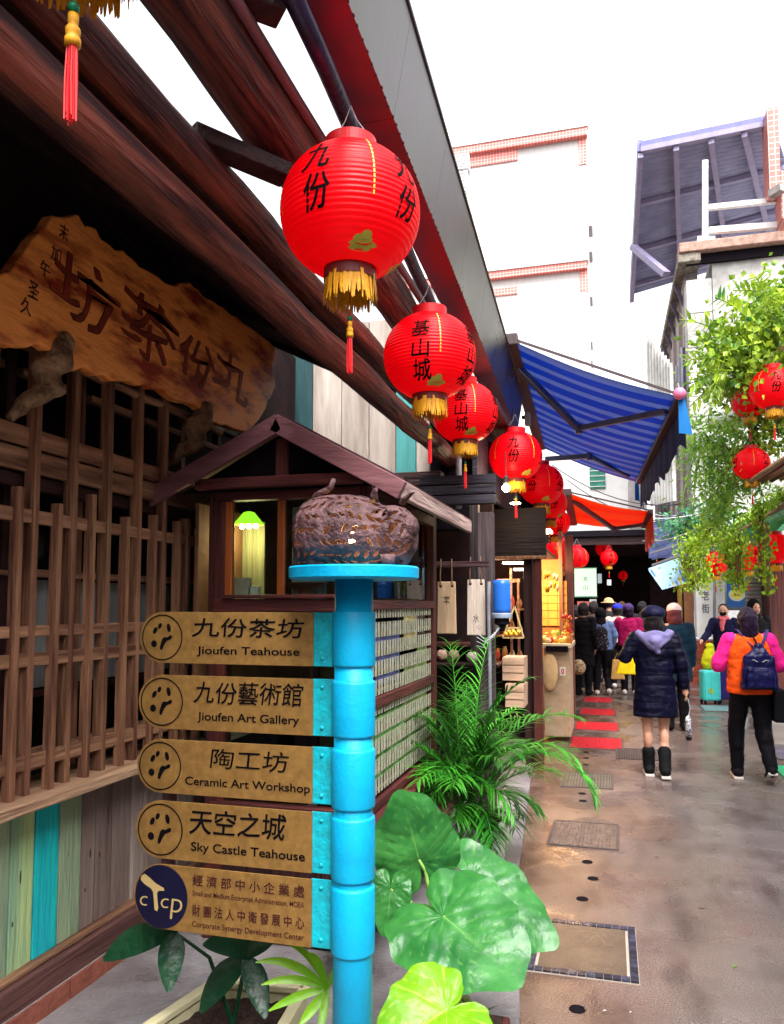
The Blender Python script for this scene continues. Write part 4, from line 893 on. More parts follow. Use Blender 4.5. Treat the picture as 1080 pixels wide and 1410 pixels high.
random.seed(21)
for k in range(50):
    a = 2.4 * k + random.uniform(-.3, .3); el = [1.4, 1.2, 1.0, .8, .55][k % 5] + random.uniform(-.1, .1)
    frond((PP.x - .10 + random.uniform(-.06, .06), 4.6 + random.uniform(-.06, .06), zt_ + random.uniform(.0, .16)), a, el, random.uniform(.56, .86) * (.62 if el < .7 else 1.22 if el > 1.1 else 1) * (.75 if math.sin(a) < -.3 else 1), random.uniform(.7, 1.6), 19, palm_m, PL)
frond((PP.x, 4.6, zt_ + .2), .15, .95, .85, 1.8, 24, palm_m, PL)
frond((PP.x, 4.6, zt_ + .1), 2.0, 1.2, .9, 1.2, 24, palm_m, PL)
# ------------------------------------------------------------------ next shop on the left (between porch and awnings)
SH = empty('corner_shop', (-1.2, 7, 0), 0, 'dark timber shopfront beyond the porch with low plank fascia and open doorway', 'shop')
def sr(name, mt, x0, x1, y0, y1, z0, z1, bev=.004, par=None): return MB().bx(x0, x1, y0, y1, z0, z1).build(name, mt, par or SH, bevel=bev)
bd = wood('blue_black_board', (.05, .042, .058), (.014, .011, .018), 'x')
for i in range(3):
    a = ay(578, 656 + i * 14, 5.5); b_ = ay(682, 660 + i * 14, 5.5); sr('fascia_board', bd, a.x, b_.x, 5.5 - .012 * i, 5.56, a.z - .068, a.z - .004)
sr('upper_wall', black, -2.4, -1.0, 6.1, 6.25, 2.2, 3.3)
sr('eave_soffit', soffit_m, -2.4, -.80, 5.85, 10.9, 3.12, 3.18)
sr('street_fascia', bd, -1.02, -.98, 6.0, 10.9, 2.55, 3.12)
sr('front_post', wood('grey_post', (.09, .06, .06), (.025, .016, .018), 'z'), -.90, -.79, 5.50, 5.60, .03, 2.26)
sr('front_post', wood('grey_post2', (.07, .05, .05), (.02, .014, .016), 'z'), ay(648, 900, 5.9).x, ay(660, 900, 5.9).x, 5.9, 5.98, .03, 2.4)
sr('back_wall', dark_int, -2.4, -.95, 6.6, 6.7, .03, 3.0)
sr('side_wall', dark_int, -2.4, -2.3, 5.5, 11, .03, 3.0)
a = ay(681, 768, 7.6); b_ = ay(752, 768, 7.6)
sr('lintel', wood('lintel_wood', (.014, .006, .008), (.006, .003, .005), 'x'), a.x, b_.x, 7.6, 7.7, a.z, ay(700, 700, 7.6).z)
sr('lintel_trim', laty, a.x, b_.x, 7.55, 7.6, a.z - .02, a.z + .012)
sr('ceiling', mat('shop_ceiling', (.35, .18, .10), (.25, .12, .07), rough=.6), -2.4, b_.x, 7.7, 9.2, 2.12, 2.15)
sr('portal_post', red_woodz, ay(735, 900, 7.6).x, ay(746, 900, 7.6).x, 7.6, 7.75, .03, 2.1)
sr('portal_post', wdz, ay(722, 900, 7.7).x, ay(734, 900, 7.7).x, 7.7, 7.8, .03, 2.1)
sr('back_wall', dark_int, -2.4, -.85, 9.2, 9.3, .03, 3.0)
sr('shelf', red_wood, -1.9, -1.05, 6.3, 6.6, 1.25, 1.28)
for i in range(5):
    a = ay(684, 805 + i * 0, 6.9)
sr('door_frame', laty, ay(702, 800, 8.6).x, ay(705, 800, 8.6).x, 8.6, 8.65, .9, 2.0); sr('door_frame', laty, ay(712, 800, 8.6).x, ay(715, 800, 8.6).x, 8.6, 8.65, .9, 1.85); sr('door_rail', laty, ay(684, 800, 8.6).x, ay(716, 800, 8.6).x, 8.6, 8.64, 1.84, 1.88)
# strip lights
for (px, py, Y) in ((708, 776, 8.4), (722, 785, 8.8)):
    p = ay(px, py, Y); tag(MB().bx(p.x - .12, p.x + .12, Y, Y + .1, p.z, p.z + .02).build('ceiling_light', emit('strip_light', (1, .85, .7), 6)), 'lit ceiling strip light inside the doorway, %s' % ('nearer one' if Y < 8.5 else 'farther one'), 'light')
for (px, py, Y, r_, s, lab) in ((697, 672, 6.3, .032, 40, 'bare bright bulb hanging between the fourth and fifth lanterns'), (710, 693, 7.2, .05, 7, 'flat lit lamp just right of and below the bare bulb')):
    p = ay(px, py, Y); t = empty('hanging_bulb', p, 0, lab, 'lamp'); T = wm(t)
    MB(T).ell((0, 0, 0), (r_, r_, r_ if Y < 7 else .012), 16, 10).build('bulb', emit('bulb_glow', (1, .8, .5), s), t, smooth=True); MB(T).tube([(0, 0, .03), (0, 0, .3)], .004).build('cord', wire_m, t); MB(T).lathe([(.015, .035), (.02, .04), (.02, .09), (.012, .1)], 12).build('socket', wire_m, t)
    lt = bpy.data.lights.new('bulb_light', 'POINT'); lt.energy = 1.2; lt.color = (1, .7, .4); lo_ = bpy.data.objects.new('bulb_light', lt); COL.objects.link(lo_); lo_.location = p + V((.0, -.08, -.1)); lt.shadow_soft_size = .04
lt = bpy.data.lights.new('doorway_light', 'POINT'); lt.energy = 9; lt.color = (1, .62, .32); lt.shadow_soft_size = .1; lo_ = bpy.data.objects.new('doorway_light', lt); COL.objects.link(lo_); lo_.location = (-1.15, 8.3, 2.0)
random.seed(14)
for i, zq in enumerate((.95, 1.25, 1.55)):
    sr('wall_shelf', laty, -2.0, -.87, 8.9, 9.2, zq - .02, zq)
    for j in range(7):
        x = -1.42 + j * .085; c_ = [(.6, .3, .12), (.55, .08, .05), (.7, .6, .4), (.12, .2, .25), (.4, .2, .08)][(i * 2 + j * 3) % 5]; nm = 'jar_glaze_%s' % 'abcde'[(i * 2 + j * 3) % 5]
        mt_ = bpy.data.materials[nm] if nm in bpy.data.materials else mat(nm, c_, rough=.3, bump=0)
        hq = random.uniform(.10, .17); o = MB().lathe([(.02, 0), (.032, .01), (.036, hq * .5), (.028, hq * .8), (.018, hq * .9), (.022, hq)], 12, (x, 9.0, zq)).build('jar', mt_, smooth=True); tag(o, 'small glazed jar on the %s shelf inside the lit doorway' % ('lowest', 'middle', 'top')[i], 'jar', 'jars on the shelves inside the doorway')
for k, (px, py, c_) in enumerate(((609, 902, (.55, .30, .25)), (625, 902, (.5, .25, .22)), (650, 905, (.6, .5, .42)))):
    p = ay(px, py, 5.9); tag(MB().lathe([(.02, -.04), (.035, -.03), (.045, 0), (.03, .035), (.015, .04)], 14, p).build('clay_pot', mat('pot_clay_%s' % 'abc'[k], c_, rough=.5, bump=0), smooth=True), ['left pinkish clay pot in the shade under the tan tablet', 'right pinkish clay pot in the shade under the tan tablet', 'pale clay pot in the shade under the whitish tablet'][k], 'pot')
sr('pot_shelf', wdx, -1.9, -.80, 5.8, 6.0, ay(610, 912, 5.9).z - .02, ay(610, 912, 5.9).z)
# hanging wooden tablets
for k, (x0, x1, y0, y1, Y, col, lab) in enumerate(((602, 629, 801, 873, 5.35, (.50, .33, .20), 'left tan wooden tablet hung on two hooks behind the palm'), (643, 669, 798, 875, 5.4, (.62, .50, .42), 'right whitish wooden tablet hung beside the blue box'))):
    A, B = ay(x0, y0, Y), ay(x1, y1, Y); t = empty('wooden_tablet', ((A.x + B.x) / 2, Y, B.z), 0, lab, 'wooden tablet', 'wooden tablets hung at the shopfront'); T = wm(t); w2 = (B.x - A.x) / 2; hh = A.z - B.z
    m = MB(T); m.box((0, 0, hh / 2), (2 * w2, .018, hh), None, .93); m.build('board', mat('tablet_wood', col, tuple(x * .6 for x in col), rough=.7, sc=10, st=(1, 1, .1), bump=.6), t, bevel=.006)
    for s in (-1, 1):
        MB(T).tube([(s * w2 * .6, -.012, hh - .03), (s * w2 * .6, -.02, hh + .04), (s * w2 * .55, -.006, hh + .16)], .004, 6).build('hook', mat('brass_hook', (.4, .25, .15), rough=.4, metal=.8) if 'brass_hook' not in bpy.data.materials else bpy.data.materials['brass_hook'], t)
        MB(T).ell((s * w2 * .6, -.01, hh - .03), (.01, .003, .01), 10, 6).build('hole', black, t)
    text('character', '平' if k == 0 else '水', T @ Matrix.Translation((0, -.0095, hh * .62 if k == 0 else hh * .3)) @ Mt, .045, .06, ink, t, brush=.1, t=.001)
    if k: text('character', '心', T @ Matrix.Translation((.02, -.0095, hh * .15)) @ Mt, .035, .03, mat('violet_ink', (.2, .08, .2), bump=0), t, t=.001)
sr('tablet_rail', wdx, -1.2, -.8, 5.36, 5.40, 1.86, 1.90)
# blue box with pipes
A, B = ay(677, 799, 5.3), ay(705, 851, 5.3); c = (A + B) / 2; w2 = (B.x - A.x) / 2; hh = A.z - B.z
t = empty('blue_water_filter', (c.x, 5.3, B.z), 0, 'blue cylindrical water filter housing with grey rim mounted beside the tablets', 'water filter'); T = wm(t)
MB(T).lathe([(w2 * .88, .03), (w2 * .92, .06), (w2 * .90, hh - .03), (w2 * .82, hh), (w2 * .3, hh + .004)], 24).build('housing', mat('blue_plastic', (.02, .14, .55), (.015, .10, .42), rough=.3, sc=3, bump=0), t, smooth=True)
MB(T).lathe([(w2, 0), (w2 * 1.02, .008), (w2 * 1.02, .028), (w2 * .95, .034)], 24).build('rim', mat('grey_plastic', (.22, .26, .34), rough=.4, bump=0), t)
MB(T).lathe([(.02, -.09), (.03, -.05), (.05, -.04), (.05, 0)], 16).build('valve', black, t)
for k in range(4): MB(T).tube([(-.02 + .01 * k, -.02, -.05), (-.05 - .02 * k, -.03, -.13 - .01 * k), (-.12, -.03, -.14 - .02 * k), (-.17, -.02, -.10 - .03 * k)], .0032, 6).build('hose', wirew, t, smooth=True)
MB(T).tube([(-.09, .03, .25), (-.09, .03, -1.4)], .013, 10).build('pipe', mat('grey_pipe', (.16, .16, .19), rough=.4) , t, smooth=True)
MB().tube([ay(632, 700, 5.6), ay(632, 625, 5.6)], .022, 10).build('vent_pipe', wirew, SH, smooth=True)
# crates under the doorway
cr = mat('crate_wood', (.52, .36, .24), (.33, .2, .13), rough=.6, sc=10, st=(.1, 1, 1))
for k, (x0, x1, y0, y1, Y) in enumerate(((692, 722, 905, 938, 6.6), (696, 722, 942, 975, 6.5))):
    A, B = ay(x0, y0, Y), ay(x1, y1, Y); t = empty('wooden_crate', ((A.x + B.x) / 2, Y, B.z), 0, ['upper pale crate seen through the palm fronds', 'lower pale crate seen through the palm fronds'][k], 'crate', 'stacked crates behind the palm'); T = wm(t); w2 = (B.x - A.x) / 2; hh = A.z - B.z
    for q in range(3): MB(T).bx(-w2, w2, -.01, .01, q * hh / 3 + .004, (q + 1) * hh / 3 - .004).build('slat', cr, t, bevel=.002)
    MB(T).bx(-w2, w2, .012, .3, 0, hh).build('box', cr, t)
# golden planter basket with twigs seen under the blue box
p = ay(706, 868, 6.4); t = empty('decorated_bottle_rack', p, 0, 'small yellow framed rack with ornaments below the blue filter', 'rack'); T = wm(t)
for a_, b_ in (((-.08, 0, -.06), (.09, 0, -.06)), ((.09, 0, -.06), (.02, 0, .2)), ((-.08, 0, -.06), (.02, 0, .2)), ((-.05, 0, .02), (.07, 0, .02))): MB(T).beam(a_, b_, .012, .012).build('bar', mat('ochre_bar', (.5, .35, .15), bump=0), t)
for k in range(6): MB(T).ell((-.05 + .02 * k, -.01, -.03 + .02 * (k % 2)), .018, 8, 6).build('ornament', goldp if k % 2 else yel, t, smooth=True)
# ---- lit souvenir stall
ST = empty('souvenir_stall', (-.8, 9.8, 0), 0, 'brightly lit souvenir stall with orange tiled wall and pale counter', 'stall')
def sx(px, Y): return ay(px, 850, Y).x
def sz(py, Y): return ay(765, py, Y).z
lw = mat('orange_tile_wall', (.85, .42, .10), (.7, .30, .06), rough=.5, sc=5)
Y = 11.0
for r_ in range(6):
    for c_ in range(3):
        x0 = sx(742, Y) + c_ * .13; z0 = sz(862, Y) + r_ * .105; MB().bx(x0 + .003, x0 + .127, Y, Y + .02, z0 + .003, z0 + .10).build('panel', lw, ST, bevel=.002)
sr('wall', mat('stall_wall', (.5, .2, .06), rough=.7), sx(735, Y), sx(772, Y), Y + .02, Y + .08, 0, sz(770, Y), 0, ST)
sr('post', wood('stall_post', (.42, .2, .12), (.2, .08, .05), 'z'), sx(771, 11), sx(776, 11), 10.9, 11.05, 0, 2.6, .003, ST)
sr('post', wood('stall_post2', (.3, .10, .07), (.14, .05, .04), 'z'), sx(779, 11.5), sx(790, 11.5), 11.5, 11.7, 0, 2.6, .003, ST)
sr('post', mat('lit_post', (.8, .72, .62), bump=0), sx(786, 12.2), sx(789, 12.2), 12.2, 12.25, .8, 2.2, .003, ST)
sr('counter', mat('counter_front', (.55, .42, .28), (.4, .28, .17), rough=.5), sx(748, 9.4), sx(784, 9.4), 9.4, 10.2, .05, sz(892, 9.4), .01, ST)
sr('counter_top', mat('counter_top_pale', (.72, .60, .45), rough=.4), sx(746, 9.35), sx(787, 9.35), 9.33, 10.3, sz(892, 9.4), sz(886, 9.4), .006, ST)
sr('tray', black, sx(752, 9.4), sx(782, 9.4), 9.30, 9.33, sz(897, 9.4), sz(889, 9.4), 0, ST)
MB().ell(ay(757, 925, 9.35), (.10, .05, .22), 16, 12).build('sack', mat('cream_sack', (.75, .55, .30), (.6, .4, .2), rough=.7, sc=8), ST, smooth=True)
sg = MB().bx(sx(770, 9.3), sx(778, 9.3), 9.28, 9.29, sz(930, 9.3), sz(918, 9.3)).build('price_card', mat('card_white', (.8, .78, .74), bump=0), ST)
text('lettering', '0', Matrix.Translation((sx(774, 9.3), 9.279, sz(924, 9.3))) @ Mt, .035, .065, redm, ST, bold=.03, t=.001)
random.seed(4)
gc = [(.8, .45, .05), (.75, .06, .03), (.8, .7, .4), (.3, .4, .05), (.55, .2, .03), (.9, .75, .15)]
gm_ = [mat('ware_%s' % n_, c, bump=0, rough=.35) for n_, c in zip(('orange', 'red', 'cream', 'green', 'brown', 'yellow'), gc)]
for k in range(46):
    x = random.uniform(sx(748, 9.6), sx(786, 9.6)); y = random.uniform(9.4, 10.2); r_ = random.uniform(.022, .04)
    o = MB().ell((x, y, sz(886, 9.4) + r_ * .9 + (.06 if y > 9.9 else 0)), (r_, r_, r_ * random.uniform(.7, 1.5)), 9, 6).build('trinket', gm_[k % 6], smooth=True); tag(o, 'small brightly coloured trinket heaped on the lit stall counter', 'trinket', 'trinkets on the stall counter')
t = empty('red_flower_string', ay(782, 865, 9.6), 0, 'bunch of red and orange flower ornaments hanging at the stall corner', 'ornament'); T = wm(t)
for k in range(34): MB(T).ell((random.uniform(-.05, .05), random.uniform(-.05, .05), random.uniform(-.13, .15)), random.uniform(.014, .028), 7, 5).build('flower', gm_[1] if k % 3 else gm_[0], t, smooth=True)
for k in range(12):
    p = ay(random.uniform(748, 768), random.uniform(790, 812), 10.2); tag(MB().ell(p, (.02, .02, random.uniform(.03, .06)), 8, 6).build('hanging_charm', gm_[(k * 2) % 6], smooth=True), 'little charm dangling above the orange tiled wall of the stall', 'charm', 'charms above the stall')
lt = bpy.data.lights.new('stall_light', 'AREA'); lt.energy = 28; lt.size = .5; lt.color = (1, .62, .28); lo_ = bpy.data.objects.new('stall_light', lt); COL.objects.link(lo_); lo_.location = (-.95, 10.2, 2.5)
p = V((-.95, 10.2, 2.53)); tag(MB().bx(p.x - .25, p.x + .25, 10.0, 10.4, 2.53, 2.56).build('ceiling_lamp', emit('stall_lamp', (1, .7, .4), 5)), 'lit lamp panel above the souvenir stall', 'lamp')
# lit sign with characters
A, B = ay(791, 783, 13.0), ay(822, 821, 13.0); t = empty('lit_sign', ((A.x + B.x) / 2, 13, B.z), 0, 'small glowing pale green shop sign hanging beyond the stall', 'sign'); T = wm(t); w2 = (B.x - A.x) / 2; hh = A.z - B.z
MB(T).bx(-w2, w2, 0, .06, 0, hh).build('light_box', emit('sign_glow', (.62, 1, .74), .21), t); MB(T).bx(-w2 - .012, w2 + .012, .005, .055, -.02, 0).build('frame', mat('green_frame', (.1, .45, .3), bump=0), t); MB(T).bx(-w2 - .012, w2 + .012, .005, .055, hh, hh + .02).build('frame', bpy.data.materials['green_frame'], t)
for k, ch in enumerate('茶山'): text('character', ch, T @ Matrix.Translation((0, -.002, hh * (.62 - .3 * k))) @ Mt, .07, .07, mat('green_ink', (.25, .35, .1), bump=0), t, t=.001)

# ------------------------------------------------------------------ far end of the lane
E_ = empty('far_shop', (-.3, 24, 0), 0, 'dark covered shop closing off the far end of the lane', 'shop')
sr('back_wall', dark_int, -2.6, 1.7, 24.6, 24.8, 0, 3.6, 0, E_); sr('roof_slab', black, -2.6, 2.2, 19.5, 25, 3.25, 3.4, .01, E_)
sr('side_wall', dark_int, -1.5, -1.4, 11.2, 24.6, 0, 3.3, 0, E_)
for k in range(7): sr('beam', wdx, -1.4, 1.7, 19.6 + k * .75, 19.7 + k * .75, 3.05, 3.25, .004, E_)
for (x0, x1, y0, y1, c_) in ((823, 829, 790, 803, (.45, .55, .6)), (836, 842, 798, 806, (.8, .8, .85)), (812, 822, 825, 845, (.5, .45, .42)), (795, 812, 828, 846, (.4, .1, .08))):
    A, B = ay(x0, y0, 20), ay(x1, y1, 20); tag(MB().bx(A.x, B.x, 20, 20.03, B.z, A.z).build('notice', mat('notice_board', c_, bump=0, rough=.5)), 'small %s notice in the dark of the far shops' % ({.45: 'bluish', .8: 'white', .5: 'grey', .4: 'red'}[c_[0]]), 'notice')
Y = 26
W_ = empty('far_white_building', (-1, 30, 0), 0, 'plain whitewashed building with a green window behind the orange awning', 'building')
A, B = ay(770, 640, Y), ay(878, 800, Y); sr('wall', white, A.x - 1.5, B.x, Y, Y + 6, 0, A.z, 0, W_); sr('wall', mat('stained_wall', (.55, .5, .48), (.3, .27, .27), rough=.8, sc=1.5), ay(868, 700, 24).x, ay(893, 700, 24).x, 24.9, 28, 0, ay(880, 652, 24).z, 0, W_)
A, B = ay(812, 645, Y), ay(834, 673, Y); sr('window', mat('green_glass', (.02, .25, .16), (.01, .15, .1), rough=.2), A.x, B.x, Y - .05, Y, B.z, A.z, 0, W_)
for k in range(4): sr('window_bar', white, A.x, B.x, Y - .08, Y - .05, B.z + (k + .5) * (A.z - B.z) / 4 - .02, B.z + (k + .5) * (A.z - B.z) / 4, 0, W_)

# ------------------------------------------------------------------ awnings
def stripe(name, c1, c2, n_, tr=.45):
    m = bpy.data.materials.new(name); m.use_nodes = True; n = m.node_tree; b = n.nodes['Principled BSDF']; L = n.links.new
    tc = n.nodes.new('ShaderNodeTexCoord'); sp = n.nodes.new('ShaderNodeSeparateXYZ'); L(tc.outputs['Object'], sp.inputs[0])
    a = n.nodes.new('ShaderNodeMath'); a.operation = 'MULTIPLY'; a.inputs[1].default_value = n_; L(sp.outputs[1], a.inputs[0]); s = n.nodes.new('ShaderNodeMath'); s.operation = 'SINE'; L(a.outputs[0], s.inputs[0])
    cr_ = n.nodes.new('ShaderNodeValToRGB'); cr_.color_ramp.elements[0].position = .18; cr_.color_ramp.elements[1].position = .26; cr_.color_ramp.elements[0].color = (*c1, 1); cr_.color_ramp.elements[1].color = (*c2, 1); L(s.outputs[0], cr_.inputs[0])
    L(cr_.outputs[0], b.inputs['Base Color']); b.inputs['Roughness'].default_value = .6; o = n.nodes['Material Output']; t_ = n.nodes.new('ShaderNodeBsdfTranslucent'); L(cr_.outputs[0], t_.inputs[0]); ms = n.nodes.new('ShaderNodeMixShader'); ms.inputs[0].default_value = tr; L(b.outputs[0], ms.inputs[1]); L(t_.outputs[0], ms.inputs[2]); L(ms.outputs[0], o.inputs[0]); return m
def awning(name, A, B, C, D, mt, vmt, bar, arms, lab, drop, sag=.05):
    t = empty(name, D, 0, lab, 'awning'); m = MB(); n = 16; vs = []
    for i in range(n + 1):
        for j in range(n + 1):
            u, v = i / n, j / n; p = A.lerp(B, u).lerp(D.lerp(C, u), v); vs.append(p + V((0, 0, -sag * math.sin(math.pi * u) - .012 * math.sin(v * 30) * u * (1 - u) * 4)))
    m.add(vs, [(i * (n + 1) + j, (i + 1) * (n + 1) + j, (i + 1) * (n + 1) + j + 1, i * (n + 1) + j + 1) for i in range(n) for j in range(n)]); o = m.build('canvas', mt, t, smooth=True)
    k = o.modifiers.new('s', 'SOLIDIFY'); k.thickness = .003
    m = MB(); N = 60; vs = []
    for i in range(N + 1):
        p = B.lerp(C, i / N) + V((.03, 0, .02)); dr = drop * (1 + .10 * math.sin(i * 1.15)); vs += [p, p + V((.012 * math.sin(i * .9), 0, -dr * .5)), p + V((.02 * math.sin(i * .9), 0, -dr))]
    m.add(vs, [f for i in range(N) for f in ((i * 3, i * 3 + 3, i * 3 + 4, i * 3 + 1), (i * 3 + 1, i * 3 + 4, i * 3 + 5, i * 3 + 2))]); m.build('valance', vmt, t, smooth=True)
    MB().beam(B, C, .07, .06).build('front_bar', bar, t, bevel=.008); MB().beam(A + V((0, -.03, 0)), D, .12, .10).build('wall_case', bar, t, bevel=.01)
    MB().beam(A + V((0, -.01, .01)), B + V((0, -.01, .01)), .012, .02).build('hem', bar, t)
    for a, e, b_ in arms:
        MB().beam(a, e, .05, .06).build('arm', mat('arm_metal', (.14, .15, .22), rough=.35, metal=.5) if 'arm_metal' not in bpy.data.materials else bpy.data.materials['arm_metal'], t, bevel=.006)
        MB().beam(e, b_, .045, .05).build('arm', bpy.data.materials['arm_metal'], t, bevel=.006)
        MB().tube([e - V((0, 0, .05)), e + V((0, 0, .04))], .035, 12).build('elbow', bpy.data.materials['arm_metal'], t)
    return t
barm = mat('brown_bar', (.05, .028, .03), rough=.45)
A, B = ay(703, 468, 6.3), ay(937, 546, 6.3); C = ay(879, 664, 10.6); D = ay(745, 615, 10.6)
blue = stripe('striped_blue_canvas', (.003, .095, .40), (.17, .23, .43), 19, .55)
awning('blue_awning', A, B, C, D, blue, mat('navy_valance', (.003, .005, .05), (.002, .004, .03), rough=.8, bump=0, transl=.08), barm,
       [(ay(708, 500, 6.9), ay(797, 590, 7.6), ay(918, 566, 6.75)), (ay(752, 632, 10.0), ay(812, 628, 9.6), ay(866, 655, 10.2))], 'blue striped retractable awning stretched over the lane', .38)
for (p0_, p1_) in (((934, 549), (952, 598)), ((874, 660), (880, 690))):
    Yv = 6.28 if p0_[0] > 900 else 10.62
    a, b_ = ay(*p0_, Yv), ay(*p1_, Yv); m = MB(); m.extr([(0, 0), (0, -(a.z - b_.z) * .95), (b_.x - a.x + .01, -(a.z - b_.z)), (.05, 0)], Matrix.Translation(a) @ Mt, .006); tag(m.build('valance_end', mat('sky_blue_canvas', (.01, .25, .70), rough=.6, bump=0, transl=.4) if 'sky_blue_canvas' not in bpy.data.materials else bpy.data.materials['sky_blue_canvas']), 'light blue cloth flap hanging from the %s corner of the blue awning' % ('near' if Yv < 7 else 'far'), 'cloth flap')
p = ay(936, 542, 6.25); t = empty('pink_ball', p, 0, 'small pink ball hanging at the near outer corner of the blue awning', 'ball'); MB(wm(t)).ell((0, 0, 0), .048, 20, 14).build('globe', mat('pink_plastic', (.80, .22, .38), rough=.35, bump=0, transl=.2), t, smooth=True); MB(wm(t)).tube([(0, 0, .04), (-.01, .02, .09)], .003, 6).build('string', wirew, t)
A, B = ay(781, 678, 11.0), ay(896, 704, 11.0); k = (13.6 / 11.0); C = ay(886, 725, 13.6); D = ay(790, 720, 13.6)
awning('orange_awning', A, B, C, D, stripe('orange_canvas', (.80, .15, .012), (.80, .085, .008), 5, .45), mat('dark_orange_valance', (.35, .03, .008), rough=.6, bump=0, transl=.25), barm, [(ay(790, 690, 11.4), ay(845, 728, 12), ay(888, 722, 11.5))], 'orange-red canvas awning farther down the lane', .42)
# gutter end cap, flood lamp
p = ay(727, 577, 7.9); t = empty('outdoor_lamp', p, 0, 'small cream flood lamp at the far end of the steel gutter', 'lamp'); MB(wm(t)).box((0, 0, 0), (.06, .08, .14)).build('housing', mat('cream_plastic_lamp', (.6, .55, .42), bump=0), t, bevel=.012); MB(wm(t)).box((-.04, 0, .02), (.04, .03, .03)).build('bracket', wire_m, t)

# ------------------------------------------------------------------ tall white building behind
def tiles(name, c1, c2, gr, s):
    m = bpy.data.materials.new(name); m.use_nodes = True; n = m.node_tree; b = n.nodes['Principled BSDF']; t_ = n.nodes.new('ShaderNodeTexBrick'); tc = n.nodes.new('ShaderNodeTexCoord'); mp = n.nodes.new('ShaderNodeMapping'); mp.inputs['Rotation'].default_value = (R(90), 0, 0)
    n.links.new(tc.outputs['Object'], mp.inputs[0]); n.links.new(mp.outputs[0], t_.inputs[0]); t_.offset = 0; t_.inputs['Scale'].default_value = s; t_.inputs['Color1'].default_value = (*c1, 1); t_.inputs['Color2'].default_value = (*c2, 1); t_.inputs['Mortar'].default_value = (*gr, 1); t_.inputs['Mortar Size'].default_value = .025; t_.inputs['Brick Width'].default_value = .5; t_.inputs['Row Height'].default_value = .5
    n.links.new(t_.outputs[0], b.inputs['Base Color']); b.inputs['Roughness'].default_value = .4; return m
TB_ = empty('white_apartment_block', (-3, 32, 0), 0, 'tall white tiled apartment block with red tile trim, behind the blue awning', 'building')
wt = tiles('white_wall_tile', (.52, .50, .485), (.50, .48, .465), (.44, .42, .41), 2); rt_ = tiles('red_wall_tile', (.62, .14, .11), (.55, .11, .09), (.75, .6, .55), 4); gt = tiles('pale_grid_tile', (.85, .80, .78), (.8, .76, .74), (.30, .07, .06), 3)
Y = 30; A = ay(612, 178, Y); B = ay(808, 178, Y)
sr('wall', wt, A.x - 2, B.x, Y, Y + 12, 0, B.z, 0, TB_)
def tb(name, mt, x0, x1, y0, y1, pr=.06):
    A, B = ay(x0, y0, Y), ay(x1, y1, Y); sr(name, mt, A.x, B.x, Y - pr, Y - .001, B.z, A.z, 0, TB_)
tb('cornice', rt_, 560, 809, 179, 190, .25); tb('cornice', mat('cornice_cap', (.75, .7, .68), bump=0), 560, 810, 175, 179, .3)
tb('trim_band', rt_, 640, 713, 216, 221); tb('corner_strip', rt_, 797, 809, 190, 228, .05); tb('corner_strip', gt, 798, 809, 228, 322, .05); tb('corner_strip', rt_, 798, 809, 322, 350, .05)
tb('floor_band', rt_, 560, 809, 362, 372, .25); tb('floor_band', white, 560, 811, 352, 362, .32); tb('trim_band', rt_, 672, 713, 400, 405); tb('corner_strip', rt_, 799, 810, 372, 402, .05); tb('corner_strip', gt, 800, 810, 402, 520, .05)
for (y0, y1) in ((256, 312), (432, 472), (488, 498), (402, 410), (338, 348)):
    A, B = ay(809, y0, 30.5), ay(816, y1, 30.5); sr('side_window', mat('grey_side', (.45, .42, .42), bump=0), A.x, B.x, 30.4, 31.4, B.z, A.z, 0, TB_)
for (x0, x1, y0, y1) in ((622, 646, 214, 232), (632, 644, 236, 264), (636, 646, 270, 285)):
    A, B = ay(x0, y0, 29.6), ay(x1, y1, 29.6); o = sr('air_conditioner', mat('ac_white', (.7, .7, .7), bump=0), A.x, B.x, 29.6, 29.95, B.z, A.z, .02, TB_)
    for q in range(6):
        zq = B.z + (q + .5) * (A.z - B.z) / 6; MB().bx(A.x + .04, B.x - .04, 29.58, 29.6, zq - .03, zq).build('louvre', mat('ac_louvre', (.45, .45, .47), bump=0) if 'ac_louvre' not in bpy.data.materials else bpy.data.materials['ac_louvre'], o)

# ------------------------------------------------------------------ right-hand building
RB = empty('concrete_house', (3, 20, 0), 0, 'weathered concrete house on the right with metal-roofed terrace', 'building')
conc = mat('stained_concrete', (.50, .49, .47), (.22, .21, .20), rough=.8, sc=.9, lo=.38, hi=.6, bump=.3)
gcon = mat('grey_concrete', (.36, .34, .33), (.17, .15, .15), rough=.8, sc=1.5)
Yb = 18.0; zt0 = ay(940, 345, Yb).z
xa = ay(948, 500, Yb).x; xb = ay(985, 500, Yb).x
sr('wall', conc, xb, 7, Yb + .05, Yb + 9, 2.6, zt0 - .15, 0, RB)
for i in range(8):
    z0 = 2.6 + i * .78; z1 = min(z0 + .77, zt0 - .12)
    if z1 > z0: sr('corner_block', conc, xa, xb - .02, Yb, Yb + .5, z0, z1, .02, RB)
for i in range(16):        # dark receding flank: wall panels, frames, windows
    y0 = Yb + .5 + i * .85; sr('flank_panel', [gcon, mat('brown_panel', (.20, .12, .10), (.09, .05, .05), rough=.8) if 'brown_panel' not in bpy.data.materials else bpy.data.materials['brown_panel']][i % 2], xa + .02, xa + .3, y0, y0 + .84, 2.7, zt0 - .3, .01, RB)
for i in range(4):
    y0 = Yb + .9 + i * 3.2; o = sr('window', mat('blue_window', (.10, .09, .3), rough=.15, bump=0) if 'blue_window' not in bpy.data.materials else bpy.data.materials['blue_window'], xa - .03, xa + .02, y0, y0 + 1.5, 5.8, 7.6, .01, RB)
    for q in (0, .75, 1.5): MB().bx(xa - .07, xa - .03, y0 + q - .03, y0 + q + .03, 5.8, 7.6).build('frame', wirew, o)
